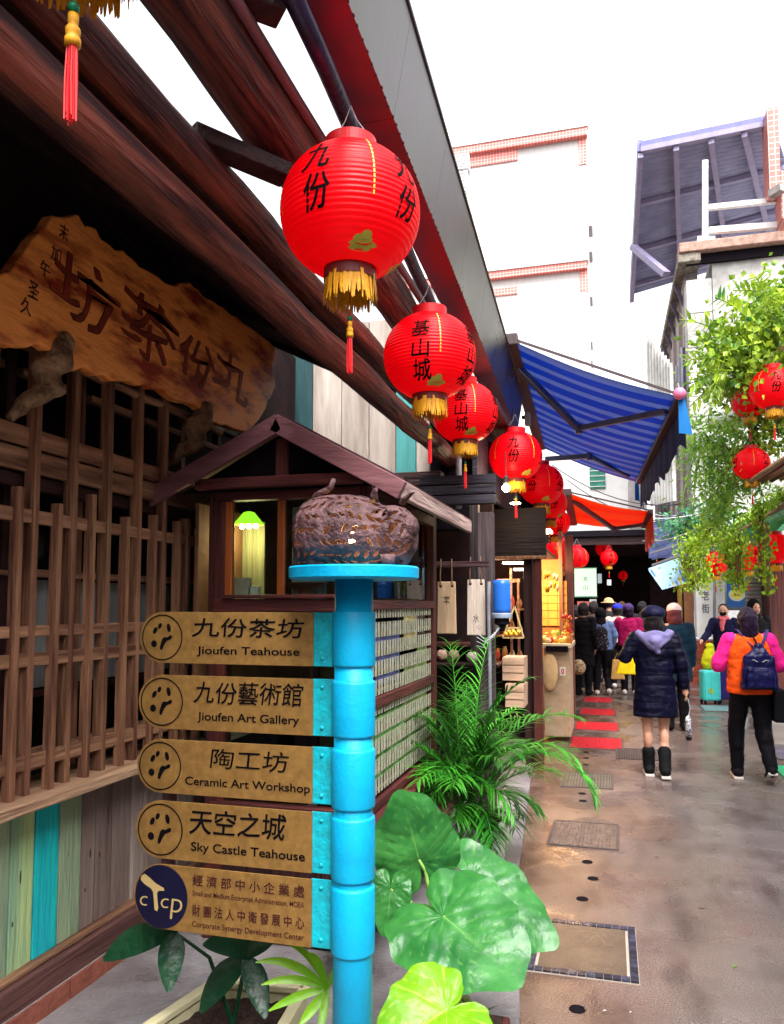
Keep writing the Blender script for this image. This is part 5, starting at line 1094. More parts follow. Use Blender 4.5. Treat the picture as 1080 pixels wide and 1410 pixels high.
xo = ay(934, 350, Yb).x
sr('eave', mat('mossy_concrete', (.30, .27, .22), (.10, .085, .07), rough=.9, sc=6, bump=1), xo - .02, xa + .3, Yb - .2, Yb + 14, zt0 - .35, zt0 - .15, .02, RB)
sr('roof_edge', mat('terracotta_edge', (.45, .25, .2), (.2, .13, .1), rough=.8, sc=10), xo, 7, Yb - .25, Yb + .4, zt0 - .14, zt0 + .08, .02, RB)
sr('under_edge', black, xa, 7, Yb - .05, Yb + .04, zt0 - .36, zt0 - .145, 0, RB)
for i in range(12): MB().beam((xo + .0, Yb + 1 + i * 1.1, zt0 - .37), (xa + .05, Yb + 1 + i * 1.1, zt0 - .9), .08, .08).build('eave_strut', mat('dull_violet', (.10, .08, .12), rough=.8) if 'dull_violet' not in bpy.data.materials else bpy.data.materials['dull_violet'], RB)
# corrugated terrace roof
mr_ = mat('corrugated_steel', (.31, .31, .46), (.20, .20, .33), rough=.45, sc=2)
P0, P1, P2, P3 = ay(882, 200, 18.0), ay(1062, 163, 18.0), ay(1120, 330, 24.5), ay(870, 404, 24.5)
m = MB(); n = 40; vs = []
for i in range(n * 4 + 1):
    t_ = i / (n * 4); a = P0.lerp(P3, t_); b_ = P1.lerp(P2, t_); z = .06 * math.sin(t_ * n * 2 * math.pi) ; vs += [a + V((0, 0, z)), b_ + V((0, 0, z))]
m.add(vs, [(2 * i, 2 * i + 1, 2 * i + 3, 2 * i + 2) for i in range(n * 4)]); m.build('metal_roof', mr_, RB, smooth=True)
rdm = mat('roof_purlin', (.26, .23, .36), rough=.5, bump=0)
for f_ in (.0, .30, .62, .9): MB().beam(P0.lerp(P3, f_) - V((0, 0, .12)), P1.lerp(P2, f_) - V((0, 0, .12)), .12, .12).build('purlin', rdm, RB)
for f_ in (.0, .28, .55, .8): MB().beam(P0.lerp(P1, f_) - V((0, 0, .24)), P3.lerp(P2, f_) - V((0, 0, .24)), .12, .12).build('roof_beam', rdm, RB)
MB().beam(P0, P3, .12, .3).build('fascia', mat('violet_fascia', (.13, .13, .36), rough=.5, bump=0), RB); MB().beam(P0, P1, .10, .12).build('fascia', bpy.data.materials['violet_fascia'], RB)
MB().beam(ay(872, 340, 20), ay(918, 378, 18.6), .18, .14).build('brace', rdm, RB, bevel=.01)
wr = mat('white_rail', (.75, .73, .74), rough=.5, bump=0)
def bar(a, b_, w_, Yq=18.1): MB().beam(ay(*a, Yq), ay(*b_, Yq), w_, w_).build('rail', wr, RB)
bar((971, 222), (971, 330), .12); bar((976, 286), (1090, 274), .11); bar((976, 318), (1090, 309), .13); bar((960, 332), (984, 332), .16)
for a, b_, c_, d_ in ((1056, 1076, 148, 262), (1074, 1090, 235, 300)):
    A, B = ay(a, c_, 17.6), ay(b_, d_, 17.6); sr('brick_pier', tiles('red_pier_tile' if a < 1060 else 'red_pier_tile_b', (.45, .12, .09), (.38, .09, .07), (.6, .55, .5), 4), A.x, B.x, 17.6, 18.2, B.z, A.z, .02, RB)
MB().beam(ay(1078, 258, 17.4), ay(1062, 268, 17.6), .2, .15).build('pier_cap', gcon, RB)
# balcony clutter below, cables
for k in range(9):
    a = ay(892 + k * 4, 560 + k * 2, 19 - k * .1); MB().bx(a.x, a.x + .07, a.y, a.y + .07, 3.9, 8.0 - k * .12).build('pale_mullion', conc, RB)
bt = mat('blue_tarp', (.04, .12, .55), rough=.5, bump=0)
SC = empty('balcony_frame', ay(930, 760, 16.5), 0, 'blue and white metal balcony frame cluttered with pipes above the lane', 'frame')
random.seed(9)
for k in range(9): MB().beam(ay(896 + random.uniform(0, 4), 722 + k * 8, 16.5), ay(972, 694 + k * 9 + random.uniform(-8, 8), 14.5), .035, .035).build('rail', wirew if k % 2 else mat('steel_blue', (.12, .16, .38), rough=.4, bump=0) if 'steel_blue' not in bpy.data.materials else (wirew if k % 2 else bpy.data.materials['steel_blue']), SC)
for k in range(7): a = ay(900 + k * 11, 735, 16); MB().beam(V((a.x, 16, 2.5)), V((a.x, 16, 3.5)), .05, .05).build('post', bt if k % 2 else bpy.data.materials['steel_blue'], SC)
MB().bx(ay(893, 740, 16.8).x, ay(975, 740, 16.8).x, 16.8, 16.85, 2.55, 3.3).build('back_panel', mat('dull_blue', (.05, .07, .18), (.02, .02, .06), rough=.6), SC)
for k, (a, ya, b_, yb, sg_) in enumerate((((760, 640), 13, (960, 690), 14, .3), ((740, 655), 11, (985, 700), 13, .35), ((880, 690), 14, (1000, 660), 12, .2), ((880, 700), 15, (1010, 675), 12, .25), ((780, 660), 14, (965, 715), 15, .3), ((885, 745), 14, (1000, 700), 12, .15), ((890, 720), 15, (1030, 640), 11, .2))):
    A, B = ay(*a, ya), ay(*b_, yb); tag(MB().tube([A.lerp(B, i / 14) - V((0, 0, sg_ * 4 * (i / 14) * (1 - i / 14))) for i in range(15)], .009, 5).build('overhead_cable', wirew if k % 2 else wire_m, smooth=True), ['pale cable from above the orange awning to the feathery shrub', 'dark cable from the blue awning to the vines', 'short dark cable highest against the concrete flank', 'pale cable just below the highest short one', 'lowest long cable crossing above the orange awning', 'pale cable beside the balcony frame', 'dark cable rising steeply to the feathery shrub'][k], 'cable', 'cables strung across the lane')
# slanted picture board
A, B, C, D = ay(893, 785, 13.5), ay(935, 770, 13.5), ay(948, 802, 13.0), ay(912, 812, 13.0)
t = empty('slanted_picture_board', D, 0, 'tilted pale blue board with coloured stripes hanging under the right-hand eaves', 'board'); m = MB(); m.face(A, D, C, B); m.face(*[q + V((0, .04, .03)) for q in (B, C, D, A)]); m.build('panel', mat('board_blue', (.30, .52, .68), rough=.4, bump=0), t)
for k in range(7):
    f0, f1 = (k + .3) / 7.4, (k + .75) / 7.4; e = V((0, -.004, -.004)); MB().face(A.lerp(B, f0) + e, D.lerp(C, f0) + e, D.lerp(C, f1) + e, A.lerp(B, f1) + e).build('stripe', gm_[(k * 5 + 3) % 6] if k % 2 else bt, t)

# ------------------------------------------------------------------ ground floor on the right
RG = empty('right_shopfront', (2.6, 17, 0), 0, 'shopfront on the right with brick pier, white column and grey roller shutter', 'shopfront')
Yp = 17.0; A, B = ay(944, 878, Yp), ay(990, 940, Yp); bw_, bh_ = .20, .062
rbr = brickm('red_pier_brick', (.42, .07, .03)); bb = MB(); bb.box((0, 0, 0), (bw_ - .012, .1, bh_ - .011)); bbm = bb.mesh('brick', rbr)
nr = int(A.z / bh_); nc = max(3, int((B.x - A.x) / bw_) + 1)
for r_ in range(nr):
    for c_ in range(nc): link('brick', bbm, RG, Matrix.Translation((A.x + (c_ + .5 + (.25 if r_ % 2 else -.0)) * bw_, Yp, .03 + r_ * bh_)))
sr('pier_core', mat('mortar', (.30, .24, .22), rough=.9), A.x + .02, A.x + nc * bw_, Yp - .03, Yp + .4, .0, A.z - .04, 0, RG)
A, B = ay(957, 770, 17.2), ay(1000, 878, 17.2); sr('white_column', white, A.x, B.x, 17.2, 17.6, B.z, 2.9, .01, RG)
for k, ch in enumerate('九份老街'): text('character', ch, Matrix.Translation((ay(972, 840, 17.19).x, 17.195, 2.32 - k * .27)) @ Mt, .14, .19, mat('grey_ink', (.2, .2, .25), bump=0) if 'grey_ink' not in bpy.data.materials else bpy.data.materials['grey_ink'], RG, bold=.02, t=.001)
MB().tube([ay(984, 780, 16.9), ay(984, 885, 16.9)], .03, 8).build('drain_pipe', mat('grey_pipe_b', (.3, .3, .33), bump=0), RG, smooth=True)
oc = wood('ochre_post', (.50, .30, .06), (.3, .16, .03), 'z')
A, B = ay(933, 790, 17.8), ay(941, 880, 17.8); sr('ochre_post', oc, A.x, B.x, 17.8, 18, 0, 2.9, .01, RG)
A, B = ay(941, 790, 18.5), ay(957, 880, 18.5); sr('brown_door', mat('brown_door_paint', (.30, .13, .06), (.2, .08, .04), rough=.5), A.x, B.x, 18.5, 18.6, 0, 2.8, .01, RG)
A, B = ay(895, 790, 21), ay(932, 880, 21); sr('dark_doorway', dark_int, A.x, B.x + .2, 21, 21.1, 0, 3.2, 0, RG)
A, B = ay(1026, 780, 16.4), ay(1058, 945, 16.4); 
sm2 = MB(); sm2.box((0, 0, 0), (1.3, .03, .062)); sm2e = sm2.mesh('shutter_slat', mat('shutter_steel', (.46, .42, .40), (.36, .32, .30), rough=.4, metal=.3, sc=3)); 
for k in range(34): link('shutter_slat', sm2e, RG, Matrix.Translation((A.x + .65, 16.4, .12 + k * .074)) @ Matrix.Rotation(.3, 4, 'X'))
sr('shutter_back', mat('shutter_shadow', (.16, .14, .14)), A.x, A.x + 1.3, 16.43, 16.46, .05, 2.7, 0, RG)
A = ay(1058, 800, 15.6); sr('dark_jamb', red_woodz, A.x, A.x + .45, 15.6, 16.3, 0, 2.7, .01, RG)
sr('upper_wall', black, ay(945, 770, 17.3).x, 6, 17.3, 17.5, 2.35, 2.7, 0, RG)
# banner
A, B = ay(1000, 784, 16.0), ay(1026, 836, 16.0); t = empty('food_banner', ((A.x + B.x) / 2, 16, B.z), 0, 'green and blue banner with a picture of a noodle bowl beside the shutter', 'banner'); T = wm(t); w2 = (B.x - A.x) / 2; hh = A.z - B.z
MB(T).bx(-w2, w2, 0, .015, 0, hh).build('sheet', mat('banner_blue', (.02, .10, .35), bump=0, rough=.5), t); MB(T).bx(-w2, w2, -.004, -.001, hh * .62, hh).build('green_field', mat('banner_green', (.03, .35, .08), bump=0), t)
for r_, yy, mt_ in ((.95, -.006, mat('bowl_rim', (.45, .62, .6), bump=0)), (.72, -.010, mat('noodle_yellow', (.75, .60, .12), bump=0))):
    m = MB(T); m.add([(r_ * w2 * math.cos(q * .35) + .02, yy, hh * .33 + r_ * w2 * .85 * math.sin(q * .35)) for q in range(18)], [tuple(range(18))]); m.build('bowl_picture', mt_, t)
# ------------------------------------------------------------------ right canopies with plants
bam = wood('bamboo', (.42, .27, .15), (.22, .12, .07), 'y')
CN = empty('upper_canopy', (2.4, 9, 2.9), 0, 'brown bamboo-edged canopy at the right edge under the lanterns', 'canopy')
a0, a1 = az(1095, 622, 3.0), az(1026, 668, 3.0)
MB().tube([a0, a1], .03, 10).build('bamboo_edge', bam, CN, smooth=True)
for k in range(9): o_ = V((.09 + .1 * k, 0, .02 + .012 * k)); MB().tube([a0 + o_, a1 + o_], .028, 8).build('bamboo_pole', bam if k % 2 else red_woody, CN, smooth=True)
GC = empty('green_awning', (2.4, 12, 2.6), 0, 'green tarpaulin awning draped under trailing plants on the right', 'awning')
b0, b1 = az(1095, 690, 2.75), az(962, 765, 2.75)
gm2 = mat('green_tarp', (.02, .30, .10), (.01, .16, .06), rough=.45, sc=3, transl=.2)
m = MB(); n = 30; vs = []
for i in range(n + 1):
    p = b0.lerp(b1, i / n); vs += [p + V((1.4, 0, .35)), p + V((0, 0, 0)), p + V((.03, 0, -.10 - .05 * abs(math.sin(i * .8)))), p + V((.06, 0, -.19 - .03 * math.sin(i * 1.7)))]
m.add(vs, [(i * 4 + q, i * 4 + 4 + q, i * 4 + 5 + q, i * 4 + 1 + q) for i in range(n) for q in range(3)]); m.build('tarpaulin', gm2, GC, smooth=True)
MB().tube([b0 + V((0, 0, .02)), b1 + V((0, 0, .02))], .025, 8).build('edge_pole', bam, GC, smooth=True)
tp = empty('planter_trough', b0.lerp(b1, .5) + V((.18, 0, .08)), 0, 'long grey planter trough on top of the green awning edge', 'planter'); MB().beam(b0 + V((.2, 0, .14)), b1 + V((.2, 0, .14)), .2, .16).build('trough', gcon, tp, bevel=.01)

def leafcloud(name, pts, n_, size, mt, label, cat, spread=(.1, .1, .1), group=None, stems=True, droop=.4, asp=.38, seed=1, kind=None):
    random.seed(seed); t = empty(name, pts[0], 0, label, cat, group); m = MB(); L = []
    for i in range(len(pts) - 1): L.append((pts[i + 1] - pts[i]).length)
    for k in range(n_):
        i = random.choices(range(len(L)), L)[0]; p = pts[i].lerp(pts[i + 1], random.random())
        c = noise.noise(p * 4 + V((seed, 0, 0)))
        p = p + V((random.gauss(0, spread[0]), random.gauss(0, spread[1]), random.gauss(0, spread[2])))
        if noise.noise(p * 5 + V((seed, 3, 1))) < -.2: continue
        d = V((random.uniform(-1, 1), random.uniform(-1, 1), random.uniform(-1, .6) - droop)).normalized(); s = d.cross(V((random.uniform(-1, 1), random.uniform(-1, 1), random.uniform(-1, 1)))).normalized(); l = size * random.uniform(.6, 1.3); w_ = l * asp; nn = s.cross(d) * w_ * .3
        m.add([p, p + d * l * .5 + s * w_ + nn, p + d * l, p + d * l * .5 - s * w_ + nn, p + d * l * .5], [(0, 4, 1), (4, 2, 1), (0, 3, 4), (3, 2, 4)])
    o = m.build('foliage', mt, t)
    if stems:
        m = MB()
        for k in range(7): 
            q = [p + V((random.gauss(0, spread[0] * .5), random.gauss(0, spread[1] * .5), 0)) for p in pts]; m.tube(q, .007, 5)
        m.build('stem', mat('stem_brown', (.14, .10, .04), bump=0) if 'stem_brown' not in bpy.data.materials else bpy.data.materials['stem_brown'], t)
    return t
Yq = 9.2
def Q(*a): return [ay(x, y, Y) for x, y, Y in a]
# compound leaves reaching out of the shrub
def pinnate(parent, A, B, n_, l, mt, w_=.35):
    m = MB(); A, B = V(A), V(B); d = B - A; s = d.cross(V((0, 1, 0))).normalized(); pts = [A.lerp(B, i / 8) + V((0, 0, .06 * math.sin(math.pi * i / 8))) for i in range(9)]; m.tube(pts, .007, 5)
    for k in range(n_):
        f_ = .15 + .85 * k / n_; p = pts[0].lerp(pts[-1], f_) + V((0, 0, .06 * math.sin(math.pi * f_)))
        for sg in (-1, 1): blade(m, p, d.normalized() * .6 + s * sg * random.uniform(.6, 1) + V((0, random.uniform(-.4, .2), -.25)), l * random.uniform(.8, 1.15), l * w_ * .45, .5, 5, .3)
    return m.build('compound_leaf', mt, parent, smooth=True)
random.seed(31)
S1 = leafcloud('leafy_shrub', Q((1085, 420, 9.6), (1060, 450, 9.4), (1020, 490, 9.2), (990, 500, 9.0)), 5200, .085, vine_m2, 'big leafy shrub bursting over the right edge above the red lanterns', 'shrub', (.20, .25, .22), seed=3)
for (a, b_) in (((1010, 470), (935, 440)), ((1000, 500), (940, 500)), ((1040, 450), (985, 410)), ((1010, 510), (948, 535)), ((1060, 430), (1040, 380)), ((990, 520), (975, 580)), ((1030, 500), (1000, 555)), ((1070, 470), (1075, 400)), ((1040, 480), (960, 470)), ((1010, 520), (950, 560)), ((1080, 420), (1010, 400))):
    Y = random.uniform(8.6, 9.3); pinnate(S1, ay(*a, Y), ay(*b_, Y - .1), 8, .14, vine_m2)
S1b = leafcloud('leafy_shrub', Q((1090, 480, 9.9), (1040, 520, 9.8), (1085, 600, 9.8)), 5200, .07, vine_m2, 'dense darker shrub behind the right-hand lanterns', 'shrub', (.24, .22, .20), seed=8)
S2 = leafcloud('feathery_shrub', Q((965, 600, 10.2), (1000, 620, 10.0), (1020, 650, 10.0), (985, 700, 10.4)), 5200, .09, fern_m, 'feathery light green shrub left of the single right-hand lantern', 'shrub', (.21, .2, .20), asp=.15, droop=.3, seed=4)
random.seed(6)
for k in range(26):
    a = (random.uniform(955, 1030), random.uniform(595, 640)); pinnate(S2, ay(a[0], a[1], 9.9), ay(a[0] + random.uniform(-38, 25), a[1] + random.uniform(20, 95), 9.7), 12, .07, fern_m, .2)
S3 = leafcloud('hanging_vine', Q((1000, 690, 10.6), (985, 720, 10.8), (960, 745, 12.0), (945, 755, 13)), 1100, .055, vine_m, 'bright green bushy vine sitting on the end of the green awning', 'vine', (.10, .2, .09), seed=5)
S6 = leafcloud('leafy_shrub', Q((930, 730, 14), (960, 718, 13.5), (985, 700, 13)), 1300, .08, mat('blue_green_leaf', (.12, .36, .16), (.03, .16, .08), rough=.5, transl=.25, bump=0), 'small bluish green bush at the left end of the plant trough', 'shrub', (.22, .2, .10), seed=12)
for k, (x, y0, y1, Y, n_, wd) in enumerate(((952, 745, 812, 13.0, 1700, .12), (965, 752, 800, 12.4, 900, .10), (1008, 730, 800, 11.2, 1300, .09), (1017, 735, 812, 11.0, 900, .07), (1046, 690, 790, 10.2, 900, .045), (1056, 720, 815, 10.0, 500, .035), (1000, 728, 770, 11.5, 600, .07))):
    leafcloud('hanging_vine', Q((x, y0, Y), (x + 1, (y0 + y1) / 2, Y), (x + 3, y1, Y)), int(n_ * .55), .046, vine_m, ['thick leftmost curtain of trailing green vine', 'shorter vine right beside the leftmost curtain', 'yellow-green vine hanging left of the middle dark lantern', 'vine tail hanging over the middle dark lantern', 'long thin vine hanging left of the rightmost dark lantern', 'wispy vine strand near the right edge', 'short vine over the green tarpaulin'][k], 'vine', (wd, wd, .03), 'vines trailing from the green awning', droop=1.2, asp=.5, seed=20 + k)
leafcloud('ledge_creeper', [b0.lerp(b1, i / 8) + V((.04, 0, .14 + .04 * (i % 2))) for i in range(9)], 4200, .045, vine_m, 'creeper covering the long edge of the green awning', 'creeper', (.07, .12, .05), seed=40)
MB().tube(Q((1034, 575, 10.0), (1036, 610, 10.0), (1042, 650, 10.0)), [.06, .05, .06], 10).build('x', None) if False else None
o = MB().tube(Q((1068, 480, 9.7), (1048, 530, 9.8), (1036, 580, 9.9), (1040, 620, 9.9), (1046, 660, 9.9)), [.04, .05, .05, .055, .06], 10).build('branch', log_m, smooth=True); tag(o, 'crooked brown branch carrying the right-hand lanterns', 'branch')
o = MB().tube(Q((1095, 460, 9.0), (1040, 515, 9.6), (1005, 545, 10)), [.02, .025, .02], 8).build('bamboo_pole', bam, smooth=True); tag(o, 'slanting bamboo pole above the large right-hand lantern', 'pole')
p = ay(1003, 575, 10.6); o = MB().ell(p, (.27, .2, .17), 20, 12).build('white_cover', white, smooth=True); tag(o, 'bright white rounded sheet cover between shrub and feathery leaves', 'cover')
# ------------------------------------------------------------------ people
def pm_(name, c, c2=None, rough=.75, **k):
    return bpy.data.materials[name] if name in bpy.data.materials else mat(name, c, c2, rough=rough, sc=k.pop('sc', 10), bump=k.pop('bump', .25), spec=k.pop('spec', .12), **k)
def person(x, y, rz, h, label, joints, wear, vox=.011, facing=False, group=None):
    t = empty('person', (x, y, 0), rz, label, 'person', group); s = h / 1.6; Sm = Matrix.Scale(s, 4)
    J = dict(hl=(-.085, 0, .83), kl=(-.09, .02, .46), al=(-.09, -.02, .085), hr=(.085, 0, .83), kr=(.09, .02, .46), ar=(.09, -.02, .085),
             sl=(-.165, -.01, 1.30), el=(-.20, -.03, 1.05), wl=(-.20, .02, .82), sr=(.165, -.01, 1.30), er=(.20, -.03, 1.05), wr=(.20, .02, .82), lean=0, head=(0, .015, 1.485), fl=0, fr=0)
    J.update(joints)
    def P(k): return V(J[k])
    hd = P('head'); m = MB(Sm)
    m.ell((0, 0, .86), (.155, .105, .12)); m.ell((0, .0, 1.0), (.135, .095, .16)); m.ell((0, 0, 1.2), (.155, .10, .15)); m.caps((-.13, -.01, 1.30), .055, (.13, -.01, 1.30), .055)
    m.caps((0, -.01, 1.30), .058, hd - V((0, .01, .06)), .05)
    m.ell(hd, (.073, .088, .105), 16, 12); m.ell(hd + V((0, .03, -.055)), (.05, .055, .05)); m.caps(hd + V((0, .085, -.005)), .009, hd + V((0, .10, -.028)), .013)
    for sg in (-1, 1): m.ell(hd + V((sg * .076, .0, -.01)), (.012, .02, .03))
    for a in 'lr':
        H_, K, A, S_, E2, W2 = P('h' + a), P('k' + a), P('a' + a), P('s' + a), P('e' + a), P('w' + a)
        m.chain([H_, K, A], [.080, .050, .034]); m.ell(K.lerp(A, .3) + V((0, -.015, 0)), (.044, .048, .1))
        toe = A + V((0, .13, -.05)) if not J['f' + a] else A + V((0, .09, -.11 + .0)); m.caps(A + V((0, -.035, -.035)), .036, toe, .028)
        m.chain([S_, E2, W2], [.05, .038, .026])
        d = (W2 - E2).normalized(); sd_ = d.cross(V((0, 1, 0))); sd_ = V((1, 0, 0)) if sd_.length < .2 else sd_.normalized(); nn = V((0, 1, 0)) if abs(d.y) < .8 else V((0, 0, 1)); sd_ = d.cross(nn).normalized(); nn = sd_.cross(d)
        pc_ = W2 + d * .05; m.caps(W2, .024, pc_, .030)
        fw = nn * (1 if a == 'r' else 1)
        for q in range(4):
            b_ = pc_ + d * .02 + fw * (.024 - .016 * q); L_ = [.058, .066, .062, .048][q]; cu = sd_ * (-.012 if a == 'r' else .012)
            m.chain([b_, b_ + d * L_ * .55, b_ + d * L_ * .95 + cu], [.0095, .0088, .0078], 8)
        m.chain([W2 + d * .02 + fw * .018, W2 + d * .05 + fw * .045, W2 + d * .085 + fw * .052], [.011, .010, .008], 8)
    blob(m, 'body', pm_('skin', (.5, .3, .2)), t, vox if vox > .009 else .0075, 3)
    ns = V((0, 0, 0))
    def cl(name, fn, mt, v=None, it=5, wr=.006, quilt=0):
        m = MB(Sm); fn(m); return blob(m, name, mt, t, v or vox, it, wr * 1.5, quilt=quilt)
    if facing:
        m = MB(Sm)
        for sg in (-1, 1): m.ell(hd + V((sg * .030, .080, .012)), (.013, .008, .006), 10, 6)
        m.build('eyes', ink, t) if False else None
        mm = m.mesh('eyes', ink); o = link('eyes', mm); o.parent = t
        if 'mask' not in wear:
            m = MB(Sm); m.ell(hd + V((0, .082, -.055)), (.022, .01, .006)); o = link('mouth', m.mesh('mouth', redm)); o.parent = t
    for k, v in wear.items():
        mt = v[0]
        if k == 'coat':        # long coat: (mat, hem z, flare)
            hem, fl = v[1], v[2]
            def f(m):
                zs = [hem, hem + .02, (hem + .95) / 2, .95, 1.1, 1.22, 1.30, 1.355]; ws = [.20 * fl, .205 * fl, .195 * fl, .175, .175, .185, .165, .09]
                m.tube([(0, -.005, z) for z in zs], [w_ * .68 for w_ in ws], 28, True, 1.5)
                for a in 'lr': m.ell(P('s' + a) + V((0, 0, -.01)), (.078, .07, .07)); m.chain([P('s' + a), P('e' + a), P('w' + a).lerp(P('e' + a), .08)], [.078, .066, .052])
            cl('coat', f, mt, wr=.007, quilt=.0025 if vox < .01 else 0)
        elif k == 'jacket':
            hem = v[1]; fat = v[2] if len(v) > 2 else 1; slv = v[3] if len(v) > 3 else True
            def f(m):
                zs = [hem, hem + .02, .95, 1.08, 1.22, 1.31, 1.365]; ws = [.185, .19, .185, .18, .185, .16, .085]
                m.tube([(0, -.005, z) for z in zs], [w_ * .66 * fat for w_ in ws], 28, True, 1.5)
                for a in 'lr':
                    if slv: m.ell(P('s' + a) + V((0, 0, -.01)), (.075 * fat, .07, .07)); m.chain([P('s' + a), P('e' + a), P('w' + a).lerp(P('e' + a), .06)], [.074 * fat, .062 * fat, .045])
            cl('jacket', f, mt, wr=.006, quilt=.003 if vox < .01 else 0)
        elif k == 'sleeves':
            def f(m):
                for a in 'lr': m.ell(P('s' + a) + V((0, 0, -.01)), (.078, .07, .075)); m.chain([P('s' + a), P('e' + a), P('w' + a).lerp(P('e' + a), .06)], [.076, .070, .048])
            cl('sleeves', f, mt, wr=.006)
        elif k == 'trousers':
            def f(m):
                m.ell((0, -.01, .86), (.17, .125, .13))
                for a in 'lr': m.chain([P('h' + a), P('k' + a), P('a' + a) + V((0, 0, v[1]))], [.100, .076, .058]); m.ell(P('k' + a).lerp(P('a' + a), .3) + V((0, -.015, 0)), (.062, .068, .12))
            cl('trousers', f, mt, wr=.004)
        elif k == 'shoes':
            def f(m):
                for a in 'lr':
                    A = P('a' + a); toe = A + V((0, .145, -.042)) if not J['f' + a] else A + V((0, .10, -.10)); m.caps(A + V((0, -.045, -.03)), .048, toe, .042)
                    if v[1]: m.caps(A + V((0, -.01, 0)), .056, A.lerp(P('k' + a), v[1]), .062)
            cl('shoes', f, mt, .009, 3, .002)
            if len(v) > 2:
                def f2(m):
                    for a in 'lr':
                        A = P('a' + a); 
                        if J['f' + a]: m.beam(A + V((0, -.085, -.04)), A + V((0, .10, -.145)), .082, .03, (0, .7, .7))
                        else: m.beam(A + V((0, -.095, -.075)), A + V((0, .19, -.078)), .088, .028)
                for a_ in 'lr':
                    m = MB(Sm); A = P('a' + a_)
                    if J['f' + a_]: m.beam(A + V((0, -.085, -.04)), A + V((0, .10, -.145)), .082, .03, (0, .7, .7))
                    else: m.beam(A + V((0, -.095, -.075)), A + V((0, .19, -.078)), .088, .028)
                    o = link('sole', m.mesh('sole', v[2])); o.parent = t; b = o.modifiers.new('b', 'BEVEL'); b.width = .01; b.segments = 2
        elif k == 'hair':
            lng = v[1]
            def f(m):
                m.ell(hd + V((0, -.018, .02)), (.092, .098, .105), 16, 12)
                if lng: m.caps(hd + V((0, -.045, 0)), .088, hd + V((0, -.05, -lng)), .075); m.ell(hd + V((-.05, -.03, -lng * .8)), (.05, .05, .08)); m.ell(hd + V((.05, -.03, -lng * .8)), (.05, .05, .08))
                if facing: pass
            if facing:
                def f(m):
                    m.ell(hd + V((0, -.035, .03)), (.088, .085, .098), 16, 12)
                    if lng: m.caps(hd + V((0, -.06, 0)), .075, hd + V((0, -.06, -lng)), .07)
            cl('hair', f, mt, .009, 3, .006)
        elif k == 'beret': cl('beret', lambda m: (m.ell(hd + V((0, -.015, .055)), (.118, .122, .075), 20, 12), m.ell(hd + V((0, -.015, .02)), (.098, .105, .03), 20, 8)), mt, .008, 2, .006)
        elif k == 'beanie': cl('beanie', lambda m: m.ell(hd + V((0, -.012, .05)), (.095, .105, .085), 16, 10), mt, .009, 2, .003)
        elif k == 'sunhat': cl('sunhat', lambda m: (m.ell(hd + V((0, -.01, .05)), (.10, .11, .09), 16, 10), m.tube([hd + V((0, -.01, .03)), hd + V((0, -.01, .045))], [.20, .12], 24)), mt, .009, 2, .002)
        elif k == 'hood_down': cl('hood', lambda m: (m.caps((-.14, -.05, 1.345), .045, (-.02, -.125, 1.235), .05), m.caps((.14, -.05, 1.345), .045, (.02, -.125, 1.235), .05), m.ell((0, -.10, 1.31), (.13, .045, .07), 16, 10), m.caps((0, -.125, 1.27), .07, (.02, -.13, 1.18), .03)), mt, .009, 3, .006)
        elif k == 'hood_up': cl('hood', lambda m: (m.ell(hd + V((0, -.03, .02)), (.105, .105, .125), 16, 12), m.caps(hd + V((0, -.03, -.06)), .09, (0, -.02, 1.33), .11)), mt, .009, 3, .004)
        elif k == 'mask': cl('mask', lambda m: m.ell(hd + V((0, .06, -.045)), (.058, .045, .042), 14, 10), mt, .007, 1, 0)
        elif k == 'scarf': cl('scarf', lambda m: (m.ell((0, .02, 1.36), (.10, .09, .05)), m.caps((.01, .10, 1.33), .05, (.02, .12, 1.16), .03)), mt, .009, 2, .008)
    return t, Sm
navy = pm_('navy_puffer', (.0025, .0025, .018), (.001, .001, .008), rough=.55, bump=.5, sc=5, st=(.5, .5, 2.4)); blk = pm_('black_cloth', (.004, .0035, .006)); orange = pm_('orange_fleece', (.90, .10, .008), (.78, .07, .006), rough=.8); pink = pm_('hot_pink_knit', (.78, .02, .25), (.65, .015, .2)); denim = pm_('denim_blue', (.16, .24, .44), (.08, .12, .28)); magenta = pm_('magenta_coat', (.36, .006, .09), (.25, .004, .06)); teal = pm_('dark_teal_coat', (.004, .022, .045)); lilac = pm_('lilac_fleece', (.19, .165, .33), (.13, .115, .25)); boots = pm_('black_suede', (.004, .004, .005)); sole = pm_('pale_sole', (.62, .55, .52), bump=0); hair2 = pm_('purple_black_hair', (.022, .009, .030), (.006, .003, .009), rough=.4, bump=.6, sc=40, st=(1, 1, .15)); darkblue = pm_('blue_cap', (.02, .03, .25)); hatp = pm_('pale_pink_cap', (.75, .55, .55)); straw = pm_('straw_hat', (.5, .33, .16), (.35, .22, .1)); greyc = pm_('grey_coat', (.02, .018, .022)); beret_m = pm_('navy_beret', (.005, .006, .03), rough=.6)
